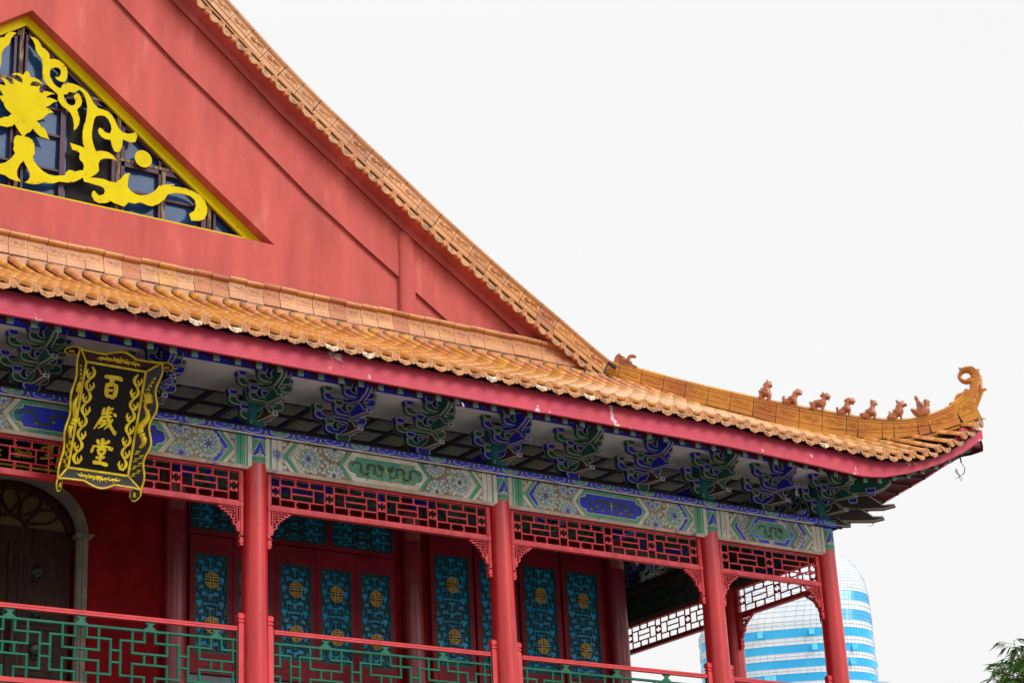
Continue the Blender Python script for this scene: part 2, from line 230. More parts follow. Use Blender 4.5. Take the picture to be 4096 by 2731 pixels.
DATA={"orn_stem":[[-2.431,9.462],[-2.36,9.465],[-2.306,9.446],[-2.261,9.389],[-2.239,9.335],[-2.172,9.31],[-2.122,9.266],[-2.097,9.169],[-2.038,9.187],[-1.952,9.186],[-1.875,9.143],[-1.83,9.092],[-1.811,9.028],[-1.813,8.935],[-1.848,8.843],[-1.912,8.83],[-1.972,8.846],[-2.008,8.882],[-1.942,8.906],[-1.917,8.964],[-1.919,9.021],[-1.958,9.057],[-2.012,9.052],[-2.075,9.014],[-2.096,8.95],[-2.089,8.872],[-2.057,8.812],[-2.012,8.755],[-1.957,8.722],[-1.909,8.716],[-1.894,8.764],[-1.863,8.804],[-1.799,8.84],[-1.724,8.848],[-1.637,8.838],[-1.56,8.812],[-1.482,8.764],[-1.425,8.692],[-1.385,8.622],[-1.362,8.59],[-1.294,8.538],[-1.223,8.536],[-1.134,8.522],[-1.067,8.47],[-1.009,8.381],[-0.963,8.289],[-0.884,8.228],[-0.806,8.225],[-0.729,8.25],[-0.665,8.295],[-0.644,8.219],[-0.67,8.12],[-0.736,8.09],[-0.814,8.096],[-0.881,8.112],[-0.889,7.986],[-0.92,7.899],[-0.975,7.865],[-1.019,7.881],[-1.051,7.947],[-1.08,8.051],[-1.166,8.044],[-1.232,8.067],[-1.277,8.119],[-1.288,8.173],[-1.264,8.213],[-1.225,8.2],[-1.169,8.157],[-1.092,8.153],[-1.067,8.24],[-1.085,8.316],[-1.131,8.396],[-1.187,8.433],[-1.264,8.425],[-1.329,8.391],[-1.355,8.339],[-1.373,8.231],[-1.388,8.114],[-1.385,8.012],[-1.358,7.905],[-1.317,7.802],[-1.258,7.822],[-1.193,7.833],[-1.117,7.834],[-1.039,7.802],[-0.966,7.72],[-1.026,7.737],[-1.114,7.73],[-1.19,7.709],[-1.243,7.668],[-1.268,7.6],[-1.254,7.491],[-1.301,7.423],[-1.396,7.34],[-1.455,7.342],[-1.506,7.436],[-1.498,7.511],[-1.521,7.567],[-1.565,7.596],[-1.577,7.638],[-1.569,7.707],[-1.612,7.73],[-1.693,7.739],[-1.732,7.838],[-1.648,7.834],[-1.496,7.813],[-1.526,7.898],[-1.536,7.986],[-1.535,8.088],[-1.524,8.171],[-1.494,8.269],[-1.477,8.411],[-1.475,8.526],[-1.5,8.638],[-1.546,8.73],[-1.602,8.769],[-1.65,8.742],[-1.681,8.702],[-1.741,8.696],[-1.773,8.698],[-1.809,8.643],[-1.862,8.623],[-1.85,8.57],[-1.823,8.525],[-1.81,8.507],[-1.776,8.476],[-1.733,8.468],[-1.69,8.487],[-1.668,8.521],[-1.666,8.568],[-1.678,8.592],[-1.699,8.643],[-1.665,8.69],[-1.616,8.7],[-1.582,8.651],[-1.563,8.576],[-1.577,8.511],[-1.64,8.426],[-1.616,8.363],[-1.589,8.279],[-1.6,8.185],[-1.635,8.109],[-1.677,8.062],[-1.68,8.165],[-1.699,8.262],[-1.74,8.343],[-1.806,8.389],[-1.883,8.431],[-1.938,8.497],[-1.95,8.532],[-1.95,8.594],[-1.997,8.634],[-2.074,8.682],[-2.134,8.723],[-2.196,8.809],[-2.21,8.897],[-2.206,9.012],[-2.215,9.079],[-2.246,9.151],[-2.296,9.206],[-2.331,9.266],[-2.344,9.342],[-2.379,9.413]],"orn_lotus":[[-2.453,8.871],[-2.42,8.84],[-2.391,8.774],[-2.323,8.786],[-2.258,8.764],[-2.214,8.724],[-2.191,8.696],[-2.245,8.716],[-2.31,8.727],[-2.362,8.713],[-2.392,8.665],[-2.393,8.631],[-2.338,8.643],[-2.291,8.647],[-2.233,8.673],[-2.252,8.623],[-2.248,8.573],[-2.216,8.555],[-2.177,8.595],[-2.124,8.606],[-2.06,8.605],[-2.001,8.596],[-2.069,8.569],[-2.121,8.527],[-2.139,8.503],[-2.078,8.51],[-2.014,8.504],[-1.951,8.484],[-2.022,8.446],[-2.073,8.388],[-2.144,8.33],[-2.082,8.323],[-2.011,8.276],[-2.09,8.248],[-2.14,8.184],[-2.191,8.12],[-2.279,8.068],[-2.236,8.047],[-2.208,8.004],[-2.154,7.989],[-2.115,7.932],[-2.08,7.851],[-2.058,7.812],[-2.106,7.822],[-2.19,7.824],[-2.244,7.855],[-2.287,7.889],[-2.326,7.935],[-2.36,7.871],[-2.421,7.822],[-2.455,7.769],[-2.476,7.766],[-2.503,7.79],[-2.547,7.846],[-2.611,7.939],[-2.643,7.894],[-2.724,7.855],[-2.827,7.853],[-2.87,7.909],[-2.822,7.982],[-2.772,8.011],[-2.711,8.029],[-2.681,8.073],[-2.651,8.085],[-2.704,8.118],[-2.758,8.16],[-2.792,8.229],[-2.836,8.285],[-2.869,8.336],[-2.798,8.36],[-2.842,8.421],[-2.885,8.455],[-2.949,8.494],[-2.857,8.53],[-2.776,8.529],[-2.798,8.591],[-2.863,8.646],[-2.801,8.652],[-2.747,8.627],[-2.704,8.582],[-2.667,8.589],[-2.665,8.649],[-2.677,8.693],[-2.613,8.663],[-2.518,8.643],[-2.52,8.699],[-2.553,8.747],[-2.617,8.752],[-2.695,8.734],[-2.649,8.778],[-2.587,8.795],[-2.513,8.781],[-2.483,8.84]],"orn_base":[[-2.564,7.758],[-2.481,7.765],[-2.387,7.764],[-2.323,7.735],[-2.295,7.686],[-2.289,7.599],[-2.281,7.512],[-2.313,7.477],[-2.289,7.4],[-2.223,7.327],[-2.137,7.265],[-2.052,7.235],[-1.968,7.233],[-1.863,7.26],[-1.79,7.286],[-1.781,7.338],[-1.74,7.384],[-1.687,7.388],[-1.644,7.378],[-1.57,7.416],[-1.506,7.433],[-1.455,7.342],[-1.513,7.312],[-1.576,7.258],[-1.649,7.208],[-1.754,7.173],[-1.881,7.16],[-1.964,7.113],[-2.047,7.096],[-2.12,7.093],[-2.202,7.044],[-2.295,7.019],[-2.419,7.018],[-2.369,7.062],[-2.341,7.124],[-2.343,7.189],[-2.388,7.266],[-2.449,7.367],[-2.503,7.294],[-2.545,7.185],[-2.541,7.099],[-2.476,7.021],[-2.553,7.014],[-2.646,7.03],[-2.72,7.067],[-2.791,7.072],[-2.873,7.075],[-2.952,7.034],[-2.958,7.152],[-2.879,7.193],[-2.799,7.234],[-2.719,7.275],[-2.63,7.373],[-2.582,7.461],[-2.616,7.519],[-2.603,7.577],[-2.613,7.652],[-2.599,7.722]],"orn_fish":[[-1.455,7.342],[-1.396,7.336],[-1.288,7.354],[-1.18,7.362],[-1.071,7.343],[-0.984,7.352],[-0.909,7.425],[-0.845,7.519],[-0.758,7.565],[-0.778,7.479],[-0.791,7.329],[-0.741,7.273],[-0.663,7.235],[-0.579,7.229],[-0.477,7.256],[-0.382,7.318],[-0.32,7.381],[-0.273,7.457],[-0.209,7.488],[-0.113,7.518],[-0.017,7.549],[-0.008,7.535],[-0.097,7.494],[0.049,7.515],[0.179,7.52],[0.31,7.498],[0.425,7.462],[0.508,7.382],[0.553,7.277],[0.55,7.179],[0.502,7.07],[0.412,7.018],[0.282,6.997],[0.245,7.103],[0.329,7.17],[0.361,7.267],[0.336,7.36],[0.262,7.408],[0.131,7.419],[-0.014,7.398],[-0.119,7.354],[-0.173,7.252],[-0.268,7.158],[-0.378,7.09],[-0.458,7.091],[-0.569,7.114],[-0.678,7.066],[-0.765,7.075],[-0.833,6.983],[-0.888,6.986],[-0.931,6.996],[-1.008,7.005],[-1.047,7.029],[-1.127,6.978],[-1.245,6.948],[-1.321,6.973],[-1.366,7.051],[-1.357,7.109],[-1.325,7.139],[-1.292,7.102],[-1.248,7.073],[-1.173,7.107],[-1.153,7.167],[-1.176,7.217],[-1.242,7.236],[-1.35,7.239],[-1.426,7.249],[-1.49,7.245],[-1.513,7.312]],"orn_disc":[[-0.536,7.86],0.143],"orn_leaf":[[-2.724,7.735],[-2.685,7.679],[-2.682,7.613],[-2.73,7.524],[-2.809,7.461],[-2.901,7.45],[-2.873,7.511],[-2.815,7.586],[-2.755,7.639]],"figs":[[[[-0.871,4.997],[-0.837,5.014],[-0.818,5.05],[-0.817,5.091],[-0.828,5.123],[-0.803,5.144],[-0.78,5.145],[-0.78,5.18],[-0.751,5.176],[-0.737,5.185],[-0.742,5.203],[-0.731,5.216],[-0.739,5.234],[-0.712,5.248],[-0.712,5.273],[-0.687,5.269],[-0.675,5.296],[-0.659,5.313],[-0.639,5.298],[-0.627,5.269],[-0.594,5.231],[-0.576,5.198],[-0.584,5.175],[-0.617,5.161],[-0.625,5.138],[-0.613,5.096],[-0.604,5.04],[-0.608,5.006],[-0.629,4.957],[-0.628,4.932],[-0.622,4.897],[-0.726,4.923],[-0.876,4.974]],[[-0.746,4.987],[-0.721,5.008],[-0.698,5.012],[-0.688,4.994],[-0.692,4.957],[-0.722,4.96],[-0.746,4.97]]],[[[-0.452,4.858],[-0.443,4.912],[-0.441,4.967],[-0.416,4.991],[-0.393,5.001],[-0.383,4.974],[-0.389,4.944],[-0.353,4.943],[-0.337,4.951],[-0.338,4.965],[-0.316,4.966],[-0.307,4.989],[-0.292,4.984],[-0.272,4.992],[-0.268,5.009],[-0.256,5.015],[-0.258,5.032],[-0.241,5.04],[-0.241,5.064],[-0.213,5.061],[-0.188,5.089],[-0.156,5.091],[-0.13,5.086],[-0.15,5.054],[-0.118,5.02],[-0.095,5.0],[-0.106,4.977],[-0.141,4.978],[-0.168,4.97],[-0.183,4.945],[-0.191,4.898],[-0.189,4.85],[-0.194,4.802],[-0.186,4.747],[-0.258,4.765],[-0.351,4.799],[-0.457,4.838]],[[-0.297,4.824],[-0.286,4.84],[-0.264,4.839],[-0.253,4.819],[-0.255,4.795],[-0.28,4.805]]],[[[-0.027,4.702],[0.013,4.752],[0.008,4.8],[0.002,4.835],[0.013,4.851],[0.036,4.825],[0.073,4.838],[0.074,4.855],[0.093,4.849],[0.111,4.868],[0.129,4.859],[0.15,4.87],[0.165,4.862],[0.188,4.869],[0.2,4.861],[0.224,4.876],[0.225,4.889],[0.195,4.909],[0.2,4.926],[0.193,4.951],[0.228,4.954],[0.24,5.007],[0.268,4.97],[0.3,4.963],[0.323,4.936],[0.359,4.922],[0.378,4.889],[0.351,4.868],[0.349,4.848],[0.323,4.827],[0.304,4.853],[0.288,4.845],[0.292,4.796],[0.275,4.751],[0.253,4.726],[0.242,4.645],[0.253,4.597],[0.193,4.61],[0.082,4.649],[-0.029,4.682]],[[0.114,4.68],[0.114,4.707],[0.141,4.728],[0.186,4.725],[0.202,4.704],[0.197,4.65],[0.148,4.662]]],[[[0.43,4.575],[0.444,4.606],[0.43,4.655],[0.452,4.717],[0.478,4.689],[0.482,4.653],[0.529,4.675],[0.57,4.71],[0.594,4.759],[0.575,4.797],[0.612,4.829],[0.666,4.847],[0.716,4.825],[0.73,4.788],[0.767,4.785],[0.777,4.771],[0.747,4.738],[0.729,4.705],[0.698,4.724],[0.679,4.722],[0.672,4.691],[0.687,4.626],[0.666,4.565],[0.659,4.535],[0.671,4.478],[0.621,4.491],[0.513,4.527],[0.427,4.552]],[[0.588,4.542],[0.596,4.573],[0.617,4.594],[0.625,4.57],[0.617,4.527],[0.599,4.527]]],[[[0.832,4.46],[0.814,4.502],[0.808,4.542],[0.864,4.552],[0.91,4.562],[0.904,4.593],[0.959,4.612],[0.992,4.636],[1.006,4.67],[1.006,4.734],[1.022,4.775],[1.057,4.76],[1.084,4.741],[1.103,4.707],[1.138,4.675],[1.097,4.656],[1.075,4.623],[1.074,4.584],[1.097,4.518],[1.083,4.464],[1.083,4.425],[1.102,4.368],[1.037,4.379],[0.836,4.428]],[[0.972,4.429],[0.98,4.46],[1.012,4.484],[1.032,4.47],[1.03,4.419],[0.997,4.419]]],[[[1.247,4.384],[1.25,4.438],[1.283,4.474],[1.294,4.536],[1.313,4.542],[1.327,4.501],[1.353,4.502],[1.352,4.53],[1.374,4.531],[1.377,4.558],[1.403,4.559],[1.4,4.583],[1.418,4.589],[1.414,4.617],[1.437,4.631],[1.426,4.703],[1.438,4.725],[1.47,4.69],[1.541,4.666],[1.56,4.641],[1.597,4.644],[1.611,4.623],[1.596,4.589],[1.561,4.585],[1.536,4.564],[1.538,4.485],[1.507,4.442],[1.504,4.379],[1.527,4.33],[1.451,4.334],[1.248,4.356]],[[1.422,4.372],[1.43,4.411],[1.458,4.424],[1.47,4.406],[1.463,4.36],[1.439,4.361]]],[[[1.738,4.346],[1.742,4.381],[1.702,4.413],[1.665,4.472],[1.648,4.528],[1.673,4.54],[1.744,4.518],[1.755,4.548],[1.753,4.659],[1.735,4.708],[1.741,4.747],[1.756,4.763],[1.767,4.752],[1.798,4.733],[1.808,4.692],[1.822,4.651],[1.847,4.617],[1.868,4.544],[1.883,4.581],[1.877,4.653],[1.895,4.679],[1.908,4.671],[1.925,4.687],[1.941,4.669],[1.963,4.669],[1.97,4.639],[1.992,4.62],[1.963,4.604],[1.98,4.563],[1.952,4.542],[1.97,4.485],[1.968,4.438],[1.946,4.402],[1.952,4.362],[1.744,4.333]],[]]],"rear_wing":[[-3.235,5.915],[-3.214,5.991],[-3.189,6.031],[-3.135,6.06],[-3.12,6.062],[-3.104,6.021],[-3.071,5.966],[-3.001,5.903],[-2.968,5.845],[-2.936,5.771],[-3.152,5.854],[-3.238,5.895]],"rear_horn":[[-2.872,5.771],[-2.894,5.79],[-2.925,5.824],[-2.959,5.863],[-2.983,5.901],[-2.985,5.949],[-2.973,5.986],[-2.942,6.005],[-2.905,6.002],[-2.87,5.986],[-2.85,5.972]],"rear_horn2":[[-3.053,5.956],[-3.022,5.969],[-2.99,5.955],[-2.962,5.934],[-2.935,5.917]],"tail":[[[2.59,4.572],[2.609,4.597],[2.558,4.652],[2.524,4.714],[2.521,4.737],[2.593,4.729],[2.639,4.764],[2.657,4.807],[2.661,4.861],[2.609,4.86],[2.546,4.883],[2.502,4.933],[2.479,4.99],[2.486,5.044],[2.523,5.103],[2.523,5.135],[2.515,5.172],[2.572,5.161],[2.624,5.173],[2.69,5.17],[2.755,5.149],[2.808,5.109],[2.842,5.112],[2.865,5.1],[2.84,5.067],[2.861,5.001],[2.876,4.927],[2.869,4.838],[2.872,4.765],[2.913,4.759],[2.936,4.733],[2.891,4.718],[2.862,4.685],[2.832,4.617],[2.792,4.532],[2.739,4.439],[2.698,4.381],[2.685,4.311],[2.693,4.239],[2.616,4.256],[2.608,4.391]],[[2.549,5.009],[2.565,5.039],[2.618,5.061],[2.667,5.049],[2.697,5.002],[2.69,4.971],[2.648,4.971],[2.607,4.944],[2.564,4.962],[2.548,4.987]]],"tail_ribs":[[[2.69,4.971],[2.725,4.98],[2.772,4.957],[2.81,4.93]],[[2.705,5.023],[2.763,5.021],[2.809,4.989],[2.846,4.949]],[[2.694,5.066],[2.753,5.072],[2.807,5.039],[2.839,4.995]],[[2.66,5.092],[2.708,5.114],[2.773,5.097],[2.818,5.06]],[[2.615,5.102],[2.661,5.133],[2.72,5.14],[2.768,5.121]],[[2.563,5.089],[2.592,5.122],[2.636,5.14],[2.671,5.15]],[[2.746,4.888],[2.792,4.855],[2.825,4.789],[2.84,4.706]],[[2.742,4.852],[2.778,4.812],[2.81,4.736],[2.821,4.654]],[[2.735,4.799],[2.772,4.759],[2.795,4.684],[2.803,4.611]],[[2.72,4.746],[2.755,4.697],[2.771,4.624],[2.77,4.552]],[[2.689,4.696],[2.732,4.646],[2.747,4.564],[2.748,4.51]],[[2.663,4.627],[2.699,4.578],[2.714,4.504],[2.722,4.472]],[[2.641,4.584],[2.669,4.545],[2.695,4.489],[2.71,4.469]]],"tail_curl":[[2.312,4.513],[2.304,4.55],[2.335,4.569],[2.365,4.543],[2.397,4.566],[2.409,4.628],[2.446,4.687],[2.506,4.703],[2.545,4.676],[2.543,4.631],[2.501,4.591],[2.467,4.59],[2.43,4.563]],"tail_curl2":[[2.624,4.514],[2.649,4.512],[2.653,4.484],[2.627,4.474],[2.618,4.497],[2.643,4.53],[2.672,4.5],[2.675,4.455],[2.652,4.404],[2.618,4.403],[2.613,4.426],[2.639,4.432],[2.645,4.387],[2.641,4.325]],"strokes":[[[[-0.1222,1.2052],[-0.0133,1.2094],[0.0693,1.2093],[0.0997,1.1941]],[0.0391,0.0425,0.0442,0.0391]],[[[-0.0248,1.178],[-0.0306,1.1327]],[0.0527,0.0493]],[[[-0.0805,1.1137],[-0.0822,1.0506],[-0.0678,0.9717]],[0.0374,0.0425,0.0425]],[[[-0.0734,1.1096],[0.0346,1.1193]],[0.0357,0.0357]],[[[0.0395,1.1142],[0.0475,1.0488],[0.0427,0.9888],[0.0124,0.9486]],[0.0425,0.0442,0.0442,0.0357]],[[[-0.0526,1.0383],[-0.0008,1.0464]],[0.0289,0.0289]],[[[-0.0638,0.9708],[0.0161,0.9625]],[0.0374,0.0374]],[[[-0.0656,0.8096],[-0.0734,0.7753],[-0.0728,0.7422]],[0.0187,0.0289,0.0255]],[[[-0.0832,0.7347],[-0.0193,0.7488],[0.0437,0.7686]],[0.0323,0.0289,0.0221]],[[[-0.0075,0.8258],[-0.0197,0.7723],[-0.0003,0.7088]],[0.034,0.0357,0.0357]],[[[-0.0005,0.7959],[0.0503,0.8184]],[0.0238,0.0238]],[[[-0.0867,0.69],[0.0453,0.7171]],[0.0238,0.0238]],[[[-0.0715,0.6922],[-0.1039,0.6344],[-0.1326,0.5786],[-0.1601,0.5246]],[0.0306,0.0289,0.0238,0.0068]],[[[0.0014,0.7127],[0.0207,0.6455],[0.0577,0.5844],[0.1013,0.5391],[0.1322,0.4992],[0.1396,0.5447]],[0.034,0.0357,0.034,0.0323,0.0306,0.0051]],[[[0.0763,0.7535],[0.1013,0.7328]],[0.0255,0.034]],[[[0.0665,0.6781],[0.044,0.6378],[0.0207,0.5938],[-0.0241,0.5393]],[0.0238,0.0289,0.0272,0.0068]],[[[-0.0814,0.6392],[-0.0114,0.6628]],[0.0187,0.0187]],[[[-0.0444,0.6506],[-0.0493,0.613]],[0.0153,0.0153]],[[[-0.0917,0.6104],[-0.0743,0.6004]],[0.0204,0.0204]],[[[-0.1065,0.542],[-0.0554,0.5826],[-0.0084,0.6249]],[0.0068,0.0204,0.0221]],[[[-0.0289,0.6514],[-0.0302,0.6158]],[0.0153,0.0153]],[[[-0.0816,0.3925],[-0.059,0.3457]],[0.0374,0.0238]],[[[-0.015,0.4123],[-0.0113,0.3193]],[0.0425,0.0391]],[[[0.0713,0.4025],[0.0164,0.3601]],[0.0357,0.0187]],[[[-0.124,0.3181],[-0.1295,0.2842],[-0.1388,0.2374]],[0.0204,0.0289,0.0306]],[[[-0.1236,0.3159],[-0.0227,0.3177],[0.0531,0.3306],[0.1148,0.3149]],[0.0187,0.0255,0.0238,0.0323]],[[[0.1256,0.3201],[0.128,0.2983],[0.0722,0.2905]],[0.0306,0.0238,0.0043]],[[[-0.0548,0.28],[-0.0352,0.2239]],[0.0289,0.0289]],[[[-0.0551,0.2815],[0.0365,0.2929]],[0.0272,0.0272]],[[[0.0372,0.2893],[0.0307,0.239]],[0.0306,0.0306]],[[[-0.035,0.2225],[0.0277,0.2341]],[0.0255,0.0255]],[[[-0.0078,0.2277],[-0.0057,0.1176]],[0.0306,0.0306]],[[[-0.0595,0.1779],[-0.0121,0.1741],[0.039,0.1937]],[0.0306,0.0204,0.034]],[[[-0.0827,0.1129],[0.0064,0.1156],[0.0911,0.1013]],[0.0408,0.0323,0.0442]]],"inner_strokes":[[[-2.53,2.769],[-2.413,2.808]],[[-2.472,2.805],[-2.464,2.746]],[[-2.523,2.721],[-2.399,2.75]],[[-2.512,2.717],[-2.526,2.672],[-2.451,2.677],[-2.442,2.733]],[[-2.358,2.8],[-2.293,2.809]],[[-2.33,2.782],[-2.336,2.672]],[[-2.388,2.741],[-2.291,2.755],[-2.293,2.678]],[[-2.383,2.742],[-2.391,2.67]],[[-2.12,2.868],[-2.139,2.799]],[[-2.108,2.858],[-1.955,2.892]],[[-2.063,2.832],[-1.976,2.856],[-1.98,2.811],[-2.056,2.794]],[[-2.018,2.8],[-2.032,2.727]],[[-2.162,2.692],[-1.955,2.727]],[[-2.082,2.752],[-1.973,2.774]],[[-2.775,2.717],[-2.712,2.737]],[[-2.763,2.686],[-2.719,2.65]],[[-2.746,2.538],[-2.38,2.546]],[[-1.899,2.867],[-1.871,2.882],[-1.922,2.578]]]}
# ---------------------------------------------------------------- materials
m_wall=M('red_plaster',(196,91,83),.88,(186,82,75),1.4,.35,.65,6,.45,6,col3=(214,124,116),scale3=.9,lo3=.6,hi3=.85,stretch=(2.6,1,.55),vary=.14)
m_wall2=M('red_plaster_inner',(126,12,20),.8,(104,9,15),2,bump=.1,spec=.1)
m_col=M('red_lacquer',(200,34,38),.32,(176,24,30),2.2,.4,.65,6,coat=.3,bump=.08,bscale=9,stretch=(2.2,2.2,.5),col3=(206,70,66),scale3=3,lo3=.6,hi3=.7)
m_lat=M('red_lattice_paint',(212,56,64),.5,(185,35,42),6,bump=.25,bscale=40,stretch=(1,1,1))
m_dred=M('dark_red_paint',(96,18,30),.6,(74,12,22),3,bump=.1)
m_fas=M('pink_fascia_paint',(200,54,84),.6,(206,68,78),2.2,.45,.7,6,.4,14,col3=(236,200,194),scale3=3.2,lo3=.63,hi3=.65,vary=.12)
m_tile=M('glazed_tile',(234,170,84),.34,(226,152,70),2.3,.4,.6,4,.12,30,coat=.3,col3=(242,196,146),scale3=6,lo3=.54,hi3=.66,vary=.08)
m_tile2=M('glazed_tile_orange',(226,150,72),.36,(214,136,64),2.3,.4,.6,4,.12,30,coat=.3,vary=.1)
m_tile3=M('glazed_tile_weathered',(224,156,112),.5,(204,126,78),9,.42,.58,5,.2,30,coat=.1,vary=.1)
m_tile4=M('glazed_tile_amber',(232,164,40),.3,(222,146,40),2.3,.4,.6,4,.1,30,coat=.4,vary=.1)
m_pan=M('pan_tile',(164,100,52),.5,(128,76,42),4,bump=.1)
m_disc=M('tile_end',(232,170,114),.6,(204,140,90),14,bump=.3,bscale=60)
m_drip2=M('drip_tile_bare',(236,216,188),.5,(170,120,80),22,.45,.6,bump=.7,bscale=50)
m_drip=M('drip_tile',(204,146,92),.5,(140,98,66),9,.45,.6,bump=.7,bscale=50)
m_ridge=M('ridge_glaze',(206,136,20),.34,(192,116,22),1.7,.42,.6,4,.12,20,coat=.25,vary=.14)
m_ridge2=M('ridge_glaze_orange',(192,112,26),.36,(178,98,26),1.7,.42,.6,4,.12,20,coat=.25,vary=.14)
m_verge=M('verge_glaze',(188,122,56),.5,(172,106,48),1.3,.42,.58,4,.15,20,coat=.08,vary=.12)
m_verge2=M('verge_glaze_rose',(186,116,74),.55,(170,100,62),2,.42,.58,4,.15,20,vary=.12)
m_verge3=M('verge_glaze_amber',(204,136,42),.45,(188,118,40),2,.42,.58,4,.15,20,coat=.1,vary=.12)
m_brid3=M('base_ridge_glaze_yellow',(212,154,74),.5,(196,136,60),3)
m_brid=M('base_ridge_glaze',(198,134,72),.5,(180,114,58),3,.4,.6,4,.25,25,coat=.15,col3=(196,110,100),scale3=4,lo3=.6,hi3=.7)
m_grout=M('dark_mortar',(82,78,74),.95,(60,56,54),8,bump=.4)
m_mort=M('grey_mortar',(150,146,138),.95,(96,90,84),6,bump=.5)
m_fig=M('terracotta_glaze',(182,104,54),.36,(150,80,40),9,.4,.65,5,.5,45,coat=.4)
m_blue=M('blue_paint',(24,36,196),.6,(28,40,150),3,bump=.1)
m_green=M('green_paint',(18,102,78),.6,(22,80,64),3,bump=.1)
m_teal=M('teal_paint',(0,104,108),.6)
m_white=M('white_line',(232,226,208),.7)
m_black=M('black_line',(22,22,34),.7)
m_brown=M('umber_paint',(56,46,42),.7)
m_beige=M('faded_beige',(214,206,192),.75,(196,180,160),4,.4,.6,5,.1,30,col3=(96,100,170),scale3=3.2,lo3=.6,hi3=.7)
m_fblue=M('faded_blue',(34,56,196),.65,(60,76,180),4,.45,.6,5,.1,30,col3=(182,170,160),scale3=3,lo3=.56,hi3=.62)
m_fgreen=M('faded_green',(66,144,116),.65,(106,152,122),4,.4,.65,5,.1,30,col3=(166,150,120),scale3=3,lo3=.6,hi3=.7)
m_gblue=M('strip_blue',(30,48,200),.6,(40,62,170),5,.45,.65,col3=(50,120,110),scale3=2,lo3=.6,hi3=.66)
m_olive=M('olive_ground',(152,134,104),.7,(120,104,84),6)
m_dolive=M('olive_core',(88,92,66),.7)
m_petal=M('petal_faded',(196,194,186),.7,(140,150,206),5,.45,.6)
m_pgreen=M('petal_green',(84,158,134),.7,(120,176,154),5)
m_pblue=M('petal_blue',(60,84,206),.7,(96,112,200),5)
m_drag=M('dragon_umber',(66,74,54),.7,(56,64,48),9)
m_soff=M('white_soffit',(232,235,232),.8,(214,216,212),1.2,vary=.05)
m_coff=M('coffer_panel',(150,164,154),.75)
m_yel=M('yellow_paint',(216,196,0),.7,(210,188,0),3.5,.42,.62,6,bump=.08,spec=.15,col3=(186,160,20),scale3=6,lo3=.62,hi3=.72)
m_glass=M('window_glass',(50,84,128),.08,(40,66,108),.7,spec=.12,vary=0)
m_frame=M('purple_frame',(78,40,62),.6,(60,30,48),4)
m_owood=M('weathered_wood',(150,126,98),.85,(70,46,40),5,.42,.58,8,.4,30,stretch=(6,6,.8))
m_dark=M('dark_interior',(26,22,24),.9)
m_gold=M('gold_leaf',(226,200,24),.4,(200,166,16),9,bump=.25,bscale=30)
m_lac=M('black_lacquer',(18,8,12),.4,(12,6,9),2,spec=.2,vary=0)
m_rgreen=M('railing_green',(2,104,78),.45,(2,90,68),3,coat=.1,spec=.3)
m_rail=M('rail_red',(212,56,62),.5,(198,46,52),3,bump=.12,bscale=20)
m_dlat=M('door_lattice_green',(8,46,42),.55,(6,36,34),4)
m_pane=M('teal_pane',(6,124,168),.15,(40,156,200),2.5,spec=.25)
m_med=M('medallion_gold',(205,160,30),.5,(180,136,24),6)
m_door=M('door_red',(128,22,40),.5,(112,16,32),2,bump=.08,spec=.15)
m_wood=M('brown_door_wood',(62,30,14),.5,(38,18,10),3,.4,.6,6,.15,20,stretch=(8,8,.7),spec=.15)
m_stone=M('arch_stone',(126,116,102),.8,(106,98,86),3,bump=.2)
m_brick=M('grey_brick',(110,122,128),.85,(92,104,110),3)
m_bronze=M('dark_bronze',(24,26,26),.45)
m_amber=M('amber_glass',(96,74,40),.3)
m_conc=M('concrete',(150,146,140),.9,(130,126,120),1)
# ---------------------------------------------------------------- ground
g=MB(); g.box(-900,900,-400,1400,-.4,0); m_grd=M('paving',(146,142,136),.9,(128,124,118),.6,stretch=(1,1,1))
tag(g.build('ground',m_grd,loc=(0,0,-7.84)),kind='structure')
XC=-2.43; CX=[-8.83,-4.86,0.0,4.0,7.97,10.46]; X4=10.46; YI=2.43; FZ=-1.05
T=empty('temple_hall',(XC,0,-7.84)); tag(T,'red plastered temple hall with a carved gable, orange glazed roofs and a columned balcony','temple')
def P_(mb,name,mats,smooth=False,parent=None): return mb.build(name,mats,parent or T,smooth)
# ---------------------------------------------------------------- body of the hall
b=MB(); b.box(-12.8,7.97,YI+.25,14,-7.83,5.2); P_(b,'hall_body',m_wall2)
b=MB(); b.box(-12.8,X4+.5,-.5,YI+.1,-7.82,FZ-.5); b.box(7.98,X4+.5,YI+.11,14,-7.82,FZ-.5); P_(b,'ground_storey',m_wall)
b=MB(); b.box(-13,X4+.7,-.12,YI+.2,FZ-.49,FZ-.05); b.box(-13,X4+.12,-.14,-.121,FZ-.06,FZ+.04); b.box(7.97,X4+.7,YI+.21,14,FZ-.488,FZ-.002); P_(b,'balcony_floor',m_conc)
